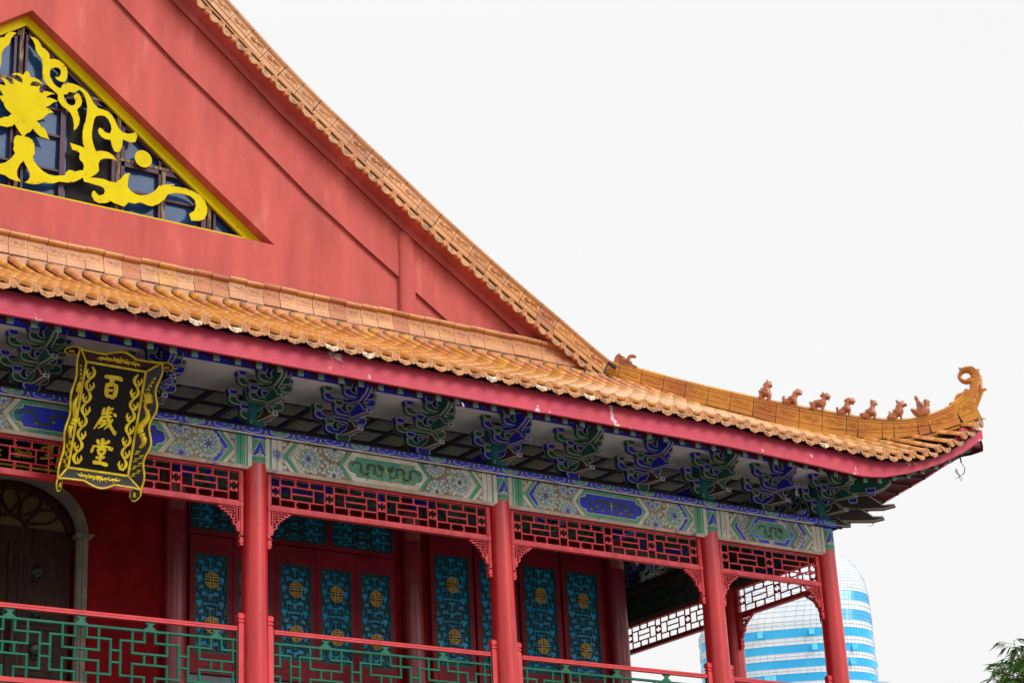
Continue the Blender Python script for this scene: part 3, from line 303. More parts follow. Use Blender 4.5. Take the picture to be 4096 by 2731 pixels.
# ---------------------------------------------------------------- columns
def r_at(z): return .187-.021*max(0,(z+1)/3.23)
def column(x,y,name='column'):
    m=MB(); n=28; zs=[FZ,-.6,0,.6,1.2,1.8,2.24]
    vs=[(r_at(z)*math.cos(2*math.pi*i/n),r_at(z)*math.sin(2*math.pi*i/n),z) for z in zs for i in range(n)]
    m.add(vs,[[k*n+i,k*n+(i+1)%n,(k+1)*n+(i+1)%n,(k+1)*n+i] for k in range(len(zs)-1) for i in range(n)])
    m.add([(r_at(2.2)*math.cos(2*math.pi*i/n),r_at(2.2)*math.sin(2*math.pi*i/n),2.24) for i in range(n)],[list(range(n))])
    o=P_(m,name,m_col,True)
    o.location=(x,y,0); return o
def head_paint():
    m=MB(); r=.166; n=32
    Fc=lambda a,b,c:((r+c)*math.cos(a/r-math.pi/2),(r+c)*math.sin(a/r-math.pi/2),b)
    def strip(a0,a1,b0,b1,c,mi):
        k=max(1,int((a1-a0)/.033))
        for i in range(k):
            x0=a0+(a1-a0)*i/k;x1=a0+(a1-a0)*(i+1)/k; m.add([Fc(x0,b0,c),Fc(x1,b0,c),Fc(x1,b1,c),Fc(x0,b1,c)],[(0,1,2,3)],mi)
    C=2*math.pi*r; strip(0,C,2.235,2.62,0,1)
    strip(0,C,2.33,2.336,.002,3); strip(0,C,2.285,2.29,.002,4); strip(0,C,2.575,2.62,.004,0); strip(0,C,2.57,2.576,.006,3)
    for k in range(4):
        a=C*k/4; wd=.115
        def tri(s,lo,hi,c,mi):
            rows=8
            for i in range(rows):
                t0=i/rows;t1=(i+1)/rows; z0=lo+(hi-lo)*t0;z1=lo+(hi-lo)*t1; w0=s*(1-t0);w1=s*(1-t1)
                for q in range(4):
                    f0=-1+q*.5;f1=f0+.5
                    m.add([Fc(a+w0*f0,z0,c),Fc(a+w0*f1,z0,c),Fc(a+w1*f1,z1,c),Fc(a+w1*f0,z1,c)],[(0,1,2,3)],mi)
        tri(wd,2.34,2.57,.002,3); tri(wd*.9,2.343,2.555,.004,4); tri(wd*.82,2.345,2.54,.006,2)
        tri(.04,2.345,2.44,.008,5); tri(.02,2.355,2.45,.010,3); tri(.015,2.36,2.435,.012,1)
        for s in (-1,1): strip(a+s*.035-.018,a+s*.035+.018,2.345,2.358,.009,3)
    return m
hp=head_paint()
hm=[m_fblue,m_fgreen,m_gblue,m_white,m_black,m_olive]
ppos=[(x,0) for x in CX]+[(X4,YI),(X4,YI+3.97),(X4,YI+7.94)]
colm=column(0,0); first=True; hd=None
for i,(x,y) in enumerate(ppos):
    if first: o=colm; o.location=(x,y,0); hd=hp.build('column_head',hm); hd.parent=o; first=False; src=o
    else:
        o=src.copy(); COL.objects.link(o); o.location=(x,y,0)
        h2=hd.copy(); COL.objects.link(h2); h2.parent=o
# inner wall columns
t_=MB(); 
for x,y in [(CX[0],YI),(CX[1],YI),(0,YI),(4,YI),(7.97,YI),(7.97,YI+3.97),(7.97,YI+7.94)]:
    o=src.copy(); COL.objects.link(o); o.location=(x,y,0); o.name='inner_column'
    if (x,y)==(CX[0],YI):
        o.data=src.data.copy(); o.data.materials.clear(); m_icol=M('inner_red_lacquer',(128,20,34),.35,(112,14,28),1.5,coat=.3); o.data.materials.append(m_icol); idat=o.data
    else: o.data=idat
# upper teal column stubs
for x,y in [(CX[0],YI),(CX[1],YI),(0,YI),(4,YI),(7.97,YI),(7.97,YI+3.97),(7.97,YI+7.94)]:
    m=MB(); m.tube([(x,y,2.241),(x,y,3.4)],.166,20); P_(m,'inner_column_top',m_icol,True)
for i,(x,y) in enumerate(ppos):
    m=MB(); m.tube([(x,y,2.73),(x,y,3.4)],.16,20); P_(m,'column_stub',m_teal,True)
# ---------------------------------------------------------------- painted beams
BM=[m_beige,m_fgreen,m_fblue,m_white,m_black,m_olive,m_dolive,m_petal,m_pgreen,m_pblue,m_drag,m_gblue,m_yel]
LO,MID,HI=2.19,2.40,2.612
def chev(m,F,t,w,c,mi,mir):
    s=.17; p=[(t,MID),(t+s,LO),(t+s+w,LO),(t+w,MID),(t+s+w,HI),(t+s,HI)]
    m.poly([(mir(a),b) for a,b in p],F,c,mi)
def curl(m,F,a,b,r,c,mi,lo=LO,hi=HI,ph=0):
    if b-r<lo or b+r>hi:
        p=clip([(a+r*math.cos(k*.7854),b+r*math.sin(k*.7854)) for k in range(8)],lo,hi)
        if len(p)>2: m.poly(p,F,c,mi)
        return
    m.disc(a,b,r*1.12,F,c,4,9); m.disc(a,b,r,F,c+.0012,3,9); m.disc(a,b,r*.74,F,c+.0024,mi,8)
    m.disc(a+r*.3*math.cos(ph),b+r*.3*math.sin(ph),r*.3,F,c+.0036,3,6)
def flower(m,F,a,b,R,c,ca,cb,cc,nc=13):
    nc=nc+3
    for k in range(nc):
        t=2*math.pi*(k+.5)/nc; x,y=a+R*.82*math.cos(t),b+R*.82*math.sin(t)
        if LO+.01<y<HI-.01: curl(m,F,x,y,R*.145,c+.001,cc if k%3 else ca,ph=t+2)
    for r,mi,off in ((.66,4,.005),(.64,3,.0062),(.61,ca,.0074),(.42,4,.0086),(.40,3,.0098),(.37,cb,.011),(.17,4,.0122),(.155,6,.0134)):
        p=clip([(a+R*r*math.cos(2*math.pi*k/20),b+R*r*math.sin(2*math.pi*k/20)) for k in range(20)],LO,HI)
        if len(p)>2: m.poly(p,F,c+off,mi)
    for k in range(14):
        t=2*math.pi*k/14; u=2*math.pi*(k+1)/14
        for r0,r1,off,mi in ((.425,.605,.0083,7 if k%2 else ca),(.175,.365,.0118,cb if k%2 else 7)):
            p=clip([(a+R*r*math.cos(q),b+R*r*math.sin(q)) for r,q in ((r0,t),(r1,t),(r1,(t+u)/2),(r1,u),(r0,u))],LO,HI)
            if len(p)>2: m.poly(p,F,c+off,mi)
        for r0,r1,off in ((.44,.6,.0086),(.19,.36,.0122)):
            if r0<.3 and k%2: continue
            p0=(a+R*r0*math.cos(t),b+R*r0*math.sin(t)); p1=(a+R*r1*math.cos(t),b+R*r1*math.sin(t))
            if min(p0[1],p1[1])>LO and max(p0[1],p1[1])<HI: m.ribbon([p0,p1],R*.03,F,None,c+off+.0003,4)
def cart(L_,R__,h,n=7):
    o=[]; 
    for sx,x0 in ((1,L_),(-1,R__)):
        q=[(x0+sx*.13,MID+h)]
        q+=[(x0+sx*.125,MID+h-.04),(x0+sx*.10,MID+h-.055),(x0+sx*.07,MID+h-.06)]
        q+=[(x0+sx*.07*(1-math.sin(t)),MID+(h-.06)*math.cos(t)) for t in [math.pi*k/8 for k in range(1,8)]]
        q+=[(x0+sx*.07,MID-h+.06),(x0+sx*.10,MID-h+.055),(x0+sx*.125,MID-h+.04),(x0+sx*.13,MID-h)]
        o.append(q)
    return o[0]+o[1][::-1]
def dragon(m,F,a,s,c,sc=1):
    pts=[(a+s*(.56*sc*t-.030*math.sin(2*(t*12.6+.5))),MID-.012+.080*math.sin(t*12.6+.5)*(1-.12*t)) for t in [k/60 for k in range(61)]]
    wd=[.014+.026*math.sin(math.pi*min(1,k/60*.9+.1)) for k in range(61)]
    m.ribbon(pts,wd,F,None,c,10)
    hx,hz=pts[-1]; m.poly([(hx-s*.03,hz-.03),(hx+s*.05,hz-.025),(hx+s*.055,hz+.01),(hx+s*.03,hz+.045),(hx-s*.02,hz+.05),(hx-s*.06,hz+.03)],F,c+.0012,10)
    for i in range(4): m.ribbon([(hx-s*.01*i,hz+.03),(hx-s*(.04+.02*i),hz+.075-.01*i)],.007,F,None,c+.0016,10)
    for k in (12,22,32,42,52):
        x,z=pts[k]; dz=-1 if k!=11 else 1
        m.ribbon([(x,z),(x+s*.035,z+dz*.045),(x+s*.01,z+dz*.075)],[.018,.014,.008],F,None,c+.0014,10)
        for q in (-.02,0,.02): m.ribbon([(x+s*.01,z+dz*.07),(x+s*.01+q,z+dz*.092)],.005,F,None,c+.002,12)
    tx,tz=pts[0]
    for q in (-.03,0,.03): m.ribbon([(tx,tz),(tx-s*.05,tz+q)],[.012,.004],F,None,c+.0008,10)
def paint_beam(F,Ln,kind,dark=False):
    m=MB(); m.box(.0,Ln,LO,HI,-.27,0,F,0)
    # rounded lower edge
    m.add([F(0,LO,0),F(Ln,LO,0),F(Ln,LO-.035,-.045),F(0,LO-.035,-.045)],[(3,2,1,0)],0)
    m.box(.0,Ln,LO-.035,LO,-.27,-.045,F,0)
    swap,cartc={'A':(0,1),'B':(1,2),'C':(2,1)}[kind]
    bord={0:0,1:1,2:2}[swap]; oth={0:1,1:0,2:1}[swap]
    long_=Ln>3
    for mir in (lambda a:a,lambda a:Ln-a):
        def rect(a0,a1,c,mi): m.poly([(mir(a0),LO),(mir(a1),LO),(mir(a1),HI),(mir(a0),HI)],F,c,mi)
        o1=2 if kind=='A' else 1
        rect(.165,.20,.001,1); rect(.198,.205,.0022,3); rect(.205,.355,.001,0 if kind!='B' else 1); rect(.274,.281,.0022,4); rect(.352,.36,.0022,3); rect(.36,.367,.0022,4)
        for sz in (-1,1):
            q=.07; m.poly([(mir(.37),MID+sz*.21),(mir(.37),MID+sz*.08),(mir(.49),MID+sz*.21)],F,.001,5)
            curl(m,F,mir(.395),MID+sz*.165,.03,.002,8 if kind!='A' else 7)
        chev(m,F,.372,.075,.0015,1,mir); chev(m,F,.445,.009,.0026,3,mir); chev(m,F,.454,.007,.0026,4,mir)
        chev(m,F,.461,.075,.0015,2 if kind!='A' else 0,mir); chev(m,F,.532,.008,.0026,3,mir)
        if long_: f0,f1=.545,1.235
        else: f0,f1=.545,.70
        sl=.17
        m.poly([(mir(a),b) for a,b in [(f0,MID),(f0+sl,LO),(f1+sl,LO),(f1,MID),(f1+sl,HI),(f0+sl,HI)]],F,.0015,5)
        if long_:
            pa={'A':(8,7,7),'B':(8,9,8),'C':(8,9,9)}[kind]
            flower(m,F,mir(.76),MID+.005,.205,.003,pa[0],pa[1],pa[2],14)
            flower(m,F,mir(1.175),HI-.006,.185,.003,pa[1],pa[0],8,13)
            flower(m,F,mir(1.155),LO+.028,.185,.003,pa[0],pa[1],8 if kind!='A' else 7,13)
            for _ in range(60):
                dx=random.uniform(.60,1.36); dz=random.uniform(-.19,.19); ok=f0+.04+.85*abs(dz)<dx<f1-.03+.85*abs(dz)
                for fx,fz,fr in ((.76,.005,.20),(1.175,.206,.18),(1.155,-.182,.18)): ok=ok and math.hypot(dx-fx,dz-fz)>fr+.0
                if ok: curl(m,F,mir(dx),MID+dz,.015,.0022,random.choice((7,8,9,7)),ph=random.uniform(0,6))
            for dx,dz in ((.965,.05),(.975,-.06),(1.02,.0),(.93,-.135),(.95,.145),(.60,.0),(1.06,-.01),(.88,.17),(.87,-.175)): curl(m,F,mir(dx),MID+dz,.024,.0035,7)
        else:
            for k in range(7):
                z=LO+.035+k*.058; xx=f0+.06+.62*abs(z-MID)
                curl(m,F,mir(xx),z,.026,.003,9 if k%2 else 8); curl(m,F,mir(xx+.062),z+.02,.025,.0042,8 if k%2 else 9)
        chev(m,F,f1,.07,.0045,oth if swap!=2 else 1,mir); chev(m,F,f1+.07,.008,.0056,3,mir); chev(m,F,f1-.006,.007,.0056,4,mir)
    c0=f1+.078
    m.poly([(c0,MID),(c0+.17,LO),(Ln-c0-.17,LO),(Ln-c0,MID),(Ln-c0-.17,HI),(c0+.17,HI)],F,.0055,bord)
    h=.155; L0,R0=c0+.065,Ln-c0-.065
    m.poly(cart(L0,R0,h)[::-1],F,.0066,3); m.poly(cart(L0+.008,R0-.008,h-.008)[::-1],F,.0076,4); m.poly(cart(L0+.013,R0-.013,h-.013)[::-1],F,.0086,cartc if cartc==1 else 11)
    if long_:
        dragon(m,F,L0+.12,1,.01,.72*(R0-L0-.24)/ .9); dragon(m,F,R0-.12,-1,.01,.72*(R0-L0-.24)/.9)
        m.disc(Ln/2,MID+.01,.018,F,.0125,12,8); m.ribbon([(Ln/2,MID+.07),(Ln/2,MID-.08)],.008,F,None,.0115,12)
    else: dragon(m,F,L0+.16,1,.01,.8)
    return m
kinds=['C','B','A','B','C']
for i in range(5):
    x0,x1=CX[i],CX[i+1]; m=paint_beam(front(-.13,x0),x1-x0,kinds[i])
    P_(m,'painted_beam',BM)
IM=[m_brown,m_green,m_blue,M('shaded_line',(120,120,104),.7),m_black,M('shaded_olive_paint',(60,54,44),.7),m_dolive,M('shaded_petal',(84,90,100),.7),m_green,m_blue,m_drag,m_blue,m_dolive]  # darker version of the beam paints, verandah shade put into the colours
lens=[YI,3.97,3.97]; y=0
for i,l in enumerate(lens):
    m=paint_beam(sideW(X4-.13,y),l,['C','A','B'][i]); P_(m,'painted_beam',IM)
    m=MB(); m.box(X4+.141,X4+.16,y+.1,y+l-.1,2.16,2.61); P_(m,'beam_outer_board',m_fblue); y+=l
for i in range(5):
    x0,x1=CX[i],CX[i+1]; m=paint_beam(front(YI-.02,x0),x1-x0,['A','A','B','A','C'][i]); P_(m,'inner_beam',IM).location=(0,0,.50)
for x in (0,4,7.97,-4.86):
    m=MB(); m.box(x-.1,x+.1,.14,YI-.14,2.75,3.05); P_(m,'cross_beam',[m_blue,m_white])
# cap board with cloud pattern
def capboard(F,L0,L1,name='cap_board'):
    m=MB(); pr=[(0,2.612),(.045,2.612),(.062,2.628),(.062,2.712),(.045,2.735),(-.5,2.735),(-.5,2.612)]
    n=len(pr); vs=[F(L,b,a) for L in (L0,L1) for a,b in pr]
    m.add(vs,[[i,(i+1)%n,n+(i+1)%n,n+i] for i in range(n)]+[list(range(n))[::-1],[n+i for i in range(n)]],[1,0,2,1,1,1,1,2,2])
    m.poly([(L0,2.706),(L1,2.706),(L1,2.714),(L0,2.714)],F,.0634,1)
    k=int((L1-L0)/.42); p=(L1-L0)/k
    for i in range(k):
        a=L0+p*(i+.5); c=.0634; q=.13
        m.poly([(a-q,2.70),(a-q,2.665),(a-q+.02,2.65),(a-.05,2.645),(a,2.638),(a+.05,2.645),(a+q-.02,2.65),(a+q,2.665),(a+q,2.70)],F,c,2 if i%3 else 3)
        w=[(a-q+.015,2.705),(a-q-.012,2.695),(a-q-.01,2.668),(a-q+.02,2.655),(a-.045,2.65),(a,2.635),(a+.045,2.65),(a+q-.02,2.655),(a+q+.01,2.668),(a+q+.012,2.695),(a+q-.015,2.705)]
        m.ribbon(w,.007,F,None,c+.0012,4)
        m.ribbon([(a-.018,2.705),(a,2.675),(a+.018,2.705)],.006,F,None,c+.0024,4)
        e=a+p/2
        if e<L1-.05:
            m.poly([(e-.045,2.635),(e,2.705),(e+.045,2.635)],F,c,5); m.disc(e,2.672,.013,F,c+.0012,4,8,.024); m.disc(e,2.67,.008,F,c+.0024,3,8,.017)
            m.ribbon([(e-.035,2.64),(e-.012,2.652)],.007,F,None,c+.0012,4); m.ribbon([(e+.035,2.64),(e+.012,2.652)],.007,F,None,c+.0012,4)
    return P_(m,name,[m_beige,m_brown,m_gblue,m_fgreen,m_white,m_black])
capboard(front(-.14),CX[0],X4+.21); capboard(sideE(X4+.14),-12,.2)
m=MB(); m.box(X4-.13,X4+.13,.2,12,2.612,2.735,mi=0); P_(m,'side_cap_board',[m_blue])
# ---------------------------------------------------------------- hanging lattice, fretted corner pieces
def lattice(F,Ln,off=.235,mat=None):
    """frame + members of one bay; a along the bay"""
    mat=mat or m_lat
    a0,a1=off,Ln-off; zt,zb=2.175,1.635
    m=MB(); bx=lambda x0,x1,z0,z1,c0=-.035,c1=.035:m.box(x0,x1,z0,z1,c0,c1,F)
    bx(a0-.05,a1+.05,zt-.03,zt+.035,-.04,.04); bx(a0-.05,a0-.012,1.25,zt-.03); bx(a1+.012,a1+.05,1.25,zt-.03)
    bx(a0-.05,a1+.05,zb,zb+.055,-.045,.045); bx(a0-.012,a1+.012,zb+.055,zb+.08,-.03,.03)
    bx(a0-.012,a0+.006,zb+.06,zt-.02,-.03,.03); bx(a1-.006,a1+.012,zb+.06,zt-.02,-.03,.03); bx(a0,a1,zt-.05,zt-.03,-.028,.028)
    bx(a0-.05,a1+.05,zb+.022,zb+.03,-.049,.049); bx(a0-.036,a0-.03,1.3,zt-.03,-.039,.039); bx(a1+.03,a1+.036,1.3,zt-.03,-.039,.039)
    # hanging posts: stepped tails
    for s,x in ((1,a0-.05),(-1,a1+.05)):
        y=lambda q:x+s*q
        for q0,q1,z0,z1 in ((.0,.05,1.17,1.25),(.0,.062,1.215,1.235),(.0,.058,1.14,1.17),(.0,.045,1.10,1.14),(-.002,.05,1.13,1.137)):
            m.box(min(y(q0),y(q1)),max(y(q0),y(q1)),z0,z1,-.036,.036,F)
    fr=m; m=MB()
    z0,z1=zb+.08,zt-.05; H=z1-z0; w=.021; d=.02
    A0,A1=a0+.006,a1-.006; nn=.15; n=max(1,round((A1-A0-nn)/.835)); per=(A1-A0-nn)/n
    def hb(x0,x1,z): m.tube([F(x0,z,0),F(x1,z,0)],w*.62,6)
    def vb(x,p,q): m.tube([F(x,p,0),F(x,q,0)],w*.62,6)
    def tri(x,z,s): m.prism([(x-.024,z),(x+.024,z),(x,z+s*.035)],F,-.012,.012)
    for k in range(n+1):
        x=A0+k*per
        for t in (.34,.66): hb(x+.008,x+nn-.008,z0+H*t)
        for s,t in ((-1,.64),(1,.36)):
            tri(x+.038,z0+H*t,s); tri(x+nn-.038,z0+H*t,s)
        if k: vb(x,z0,z1)
        if k<n: vb(x+nn,z0,z1)
        if k==n: break
        p,q=x+nn,x+per; W=q-p
        hb(p,q,z0+H*.735); hb(p,q,z0+H*.265)
        for t in (.335,.665):
            for lo,hi in ((.735,1),(0,.265)):
                vb(p+W*t,z0+H*lo,z0+H*hi); s=1 if t<.5 else -1
                for e in (.25,.75):
                    zz=z0+H*(lo+(hi-lo)*e); m.prism([(p+W*t+s*.01,zz-.016),(p+W*t+s*.01,zz+.016),(p+W*t+s*.03,zz)],F,-.01,.01)
        vb(p+W*.25,z0+H*.265,z0+H*.735); vb(p+W*.75,z0+H*.265,z0+H*.735); hb(p+W*.25,p+W*.75,z0+H*.5)
    br=[]
    for s,x in ((1,a0-.012),(-1,a1+.012)):
        k=MB(); G=lambda a,b,c,s=s,x=x:F(x+s*a,b,c)
        # plate: outer stair-stepped band
        k.ribbon([(0,1.63),(0,1.30)],.03,G,-.022,.022)
        pts=[(0.0,1.625),(.32,1.625)]; k.ribbon(pts,.02,G,-.022,.022)
        st=[(.32,1.615),(.275,1.60),(.275,1.575),(.225,1.575),(.225,1.545),(.18,1.545),(.18,1.51),(.135,1.51),(.135,1.465),(.10,1.465),(.10,1.40),(.05,1.37),(.04,1.31),(.0,1.29)]
        k.ribbon(st,.022,G,-.022,.022)
        k.ribbon([(.045,1.62),(.045,1.43),(.10,1.43)],.014,G,-.018,.018)
        k.ribbon([(.045,1.59),(.24,1.59)],.012,G,-.018,.018)
        k.ribbon([(.08,1.59),(.08,1.55),(.06,1.55)],.012,G,-.018,.018); k.ribbon([(.045,1.515),(.135,1.515),(.135,1.59)],.013,G,-.018,.018)
        k.ribbon([(.08,1.515),(.08,1.465),(.10,1.465)],.013,G,-.018,.018); k.ribbon([(.18,1.545),(.18,1.57)],.013,G,-.018,.018); k.ribbon([(.1,1.55),(.18,1.555)],.013,G,-.018,.018)
        k.prism([(.0,1.43),(.045,1.43),(.05,1.38),(.03,1.32),(.0,1.30)],G,-.02,.02)
        br.append(k)
    fo=P_(fr,'lattice_frame',mat); fo.name='hanging_lattice'
    m.build('lattice_bars',mat,fo)
    for k in br: k.build('corner_bracket',mat,fo)
    return fo
for i in range(5):
    x0,x1=CX[i],CX[i+1]; lattice(front(0,x0),x1-x0)
m_slat=M('shaded_lattice_paint',(110,26,40),.6,(92,20,32),6)
y=0
for l in lens: lattice(sideW(X4,y),l,mat=m_lat); y+=l
# red packing strip with ragged lime under each beam
for i in range(5):
    m=MB(); m.box(CX[i]+.18,CX[i+1]-.18,2.148,2.188,-.10,.06,front(0),0)
    x=CX[i]+.25
    while x<CX[i+1]-.35:
        w=random.uniform(.05,.2); m.box(x,x+w,2.158,2.158+random.uniform(.004,.010),.061,.075,front(0),1); x+=w+random.uniform(.03,.2)
    P_(m,'packing_strip',[m_dred,m_beige])
# ---------------------------------------------------------------- railings
def railing(F,Ln,end0=True,end1=True):
    a0,a1=.212,Ln-.212
    rail=MB()
    pr=[(-.035,-.055),(.035,-.055),(.035,-.03),(.026,-.026),(.035,-.022),(.035,-.002),(.028,.004),(-.028,.004),(-.035,-.002),(-.035,-.022),(-.026,-.026),(-.035,-.03)]
    n=len(pr); rail.add([F(L,b,c) for L in (a0+.06,a1-.06) for c,b in pr],[[i,(i+1)%n,n+(i+1)%n,n+i] for i in range(n)]+[list(range(n))[::-1],[n+i for i in range(n)]])
    o=P_(rail,'handrail',m_rail); o.name='balcony_railing'
    low=MB(); low.box(a0+.06,a1-.06,-.965,-.905,-.03,.03,F); low.build('bottom_rail',m_rail,o)
    for x in (a0,a1):
        p=MB(); w=.042
        def sq(z0,z1,w0,w1): 
            vs=[F(x+sx*ww,z,sy*ww) for z,ww in ((z0,w0),(z1,w1)) for sx,sy in ((-1,-1),(1,-1),(1,1),(-1,1))]
            p.add(vs,[(3,2,1,0),(4,5,6,7)]+[(i,(i+1)%4,4+(i+1)%4,4+i) for i in range(4)])
        sq(FZ,.028,w,w); sq(.028,.05,w,w*.72); sq(.05,.062,w*.72,w*.72); sq(.062,.085,w*1.05,w*1.05); sq(.085,.098,w*.75,w*.75)
        sq(.098,.112,w*.8,w*1.08); sq(.112,.165,w*1.08,w*1.08); sq(.165,.185,w*1.08,w*.7)
        p.build('railing_post',m_rail,o)
        st=MB(); s=1 if x==a0 else -1; st.box(min(x+s*.043,x+s*.065),max(x+s*.043,x+s*.065),-.905,-.056,-.02,.02,F); st.build('side_stile',M('deep_green',(6,58,44),.5),o)
    m=MB(); r=.018; lo,hi=a0+.05,a1-.05
    def seg(xa,za,xb,zb):
        if abs(za-zb)<1e-6:
            xa,xb=max(lo,min(xa,xb)),min(hi,max(xa,xb))
            if xb-xa<.01: return
            xa-=r*.8; xb+=r*.8
        elif not lo<xa<hi: return
        m.tube([F(xa,za,0),F(xb,zb,0)],r,6)
    m.tube([F(a0,-.178,0),F(a1,-.178,0)],.021,6)
    mid=Ln/2; N_=int(Ln/.935)+2; T0,Z1,Z2,Z3,Z4=-.178,-.325,-.475,-.612,-.772
    for k in range(-N_,N_+1):
        c=mid+k*.935
        if c<lo-.5 or c>hi+.5: continue
        for s in (-1,1):
            X=lambda q:c+s*q
            seg(X(.40),Z1,X(.075),Z1) ; seg(X(.40),Z1,X(.40),Z4); seg(X(.40),Z4,X(.075),Z4); seg(X(.075),Z4,X(.075),-.905)
            seg(X(.24),T0,X(.24),Z2); seg(X(.075),T0,X(.075),Z1); seg(X(.24),Z3,X(.24),-.905)
            seg(X(.075),Z2,X(.075),Z3)
        seg(c-.24,Z2,c+.24,Z2); seg(c-.24,Z3,c+.24,Z3)
        for z in (-.46,-.612): seg(c+.40,z,c+.535,z)
        if lo+.1<c<hi-.1:
            for z0,z1,w in ((-.07,-.056,.075),(-.085,-.07,.06),(-.1,-.085,.04),(-.118,-.1,.026),(-.132,-.118,.042),(-.147,-.132,.06),(-.165,-.147,.082)):
                m.box(c-w,c+w,z0,z1,-.011,.011,F)
    # pattern meets at unit centre: remove nothing, close arms
    m.build('green_fretwork',m_rgreen,o,)
    return o
for i in range(5): railing(front(0,CX[i]),CX[i+1]-CX[i])
y=0
for l in lens: railing(sideW(X4,y),l); y+=l
# ---------------------------------------------------------------- inner wall, doors
WY=YI+.04
wall=MB(); F=front(WY)
# wall pieces around the arched doorway (centre XC, inner half width .96, springing 1.72)
def arch_pts(hw,zs,rise,n=24): return [(XC+hw*math.cos(math.pi*k/n),zs+rise*math.sin(math.pi*k/n)) for k in range(n+1)]
op=arch_pts(.96,1.72,.72)
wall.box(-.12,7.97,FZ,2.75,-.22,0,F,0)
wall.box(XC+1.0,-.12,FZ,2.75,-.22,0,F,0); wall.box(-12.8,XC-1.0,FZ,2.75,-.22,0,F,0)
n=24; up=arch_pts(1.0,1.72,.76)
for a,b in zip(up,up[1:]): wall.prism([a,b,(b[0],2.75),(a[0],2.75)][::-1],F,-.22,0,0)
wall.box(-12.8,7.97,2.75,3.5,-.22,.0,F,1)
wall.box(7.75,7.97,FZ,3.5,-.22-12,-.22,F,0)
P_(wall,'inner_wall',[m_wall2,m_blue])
bb=MB()
for x0,x1,zt in ((.19,3.8,-.09),(4.19,7.78,-.42)):
    bb.box(x0,x1,FZ,zt,.0,.03,F,0)
    for r in range(9):
        z=zt-.1*(r)-.0; 
        if z-.1<FZ: break
        bb.box(x0,x1,z-.104,z-.098,.031,.033,F,1)
        x=x0+.12*(r%2)
        while x<x1-.05: bb.box(x,x+.006,z-.1,z,.031,.033,F,1); x+=.27
P_(bb,'brick_plinth',[m_brick,m_mort])
# key-fret lattice: list of segments on unit square (half, mirrored)
def fret(m,F,a0,a1,z0,z1,c,d=.02,w=.021,seed=0,cell=.088,gaps=()):
    """symmetric maze of bars: right-angled hooks around a centre line"""
    W=a1-a0; H=z1-z0; cx=(a0+a1)/2
    bw=w
    def hb(x0,x1,z): m.box(min(x0,x1)-bw/2,max(x0,x1)+bw/2,z-bw/2,z+bw/2,c-d,c,F)
    def vb(x,p,q): m.box(x-bw/2,x+bw/2,min(p,q)+bw/2,max(p,q)-bw/2,c-d*.96,c-.0008,F)
    for x in (a0+bw/2,a1-bw/2): m.box(x-bw*.7,x+bw*.7,z0,z1,c-d,c+.002,F)
    for z in (z0+bw/2,z1-bw/2): m.box(a0,a1,z-bw*.7,z+bw*.7,c-d,c+.0012,F)
    rows=max(3,round(H/.36)); rh=H/rows; u=W/2
    for r in range(rows):
        b=z0+r*rh; t=b+rh; mid=(b+t)/2
        for s in (-1,1):
            X=lambda q:cx+s*q*u
            hb(X(1),X(.62),b+rh*.18); vb(X(.62),b+rh*.18,b+rh*.55); hb(X(.62),X(.3),b+rh*.55); vb(X(.3),b+rh*.55,b+rh*.93)
            hb(X(.3),X(.0),b+rh*.93); vb(X(.42),b-.0,b+rh*.3); hb(X(.42),X(.18),b+rh*.3) ; vb(X(.18),b+rh*.05,b+rh*.3)
            hb(X(1),X(.78),b+rh*.45); vb(X(.78),b+rh*.45,b+rh*.8); hb(X(.78),X(.5),b+rh*.8); vb(X(.5),b+rh*.8,t)
            vb(X(.86),b+rh*.6,t); hb(X(.86),X(1),b+rh*.62); vb(X(.14),b+rh*.45,b+rh*.75) ; hb(X(.14),X(.3),b+rh*.75)
        hb(cx-.14*u,cx+.14*u,b+rh*.45); hb(cx-.3*u,cx+.3*u,b+rh*.12)
def medallion(F,a,z,c,R=.108):
    m=MB(); Rz=R*1.07
    ring=[(a+R*math.cos(2*math.pi*k/24),z+Rz*math.sin(2*math.pi*k/24)) for k in range(24)]
    # ring broken at four places
    for k in range(24):
        if k in (0,11,12,23): continue
        m.ribbon([ring[k],ring[(k+1)%24]],.012,F,c,c+.016)
    for dx in (-.024,.024): m.ribbon([(a+dx,z-R*1.05),(a+dx,z+R*1.05)],.0095,F,c,c+.0145)
    for dz,w in ((-.042,.095),(0,.11),(.042,.095)): m.ribbon([(a-w,z+dz),(a+w,z+dz)],.0105,F,c,c+.016)
    for s in (-1,1):
        m.ribbon([(a-.05,z+s*.078),(a+.05,z+s*.078)],.010,F,c,c+.0155)
        for t in (-.055,.055): m.ribbon([(a+t,z+s*.05),(a+t,z+s*.088)],.010,F,c,c+.015)
    bk=MB()
    return m
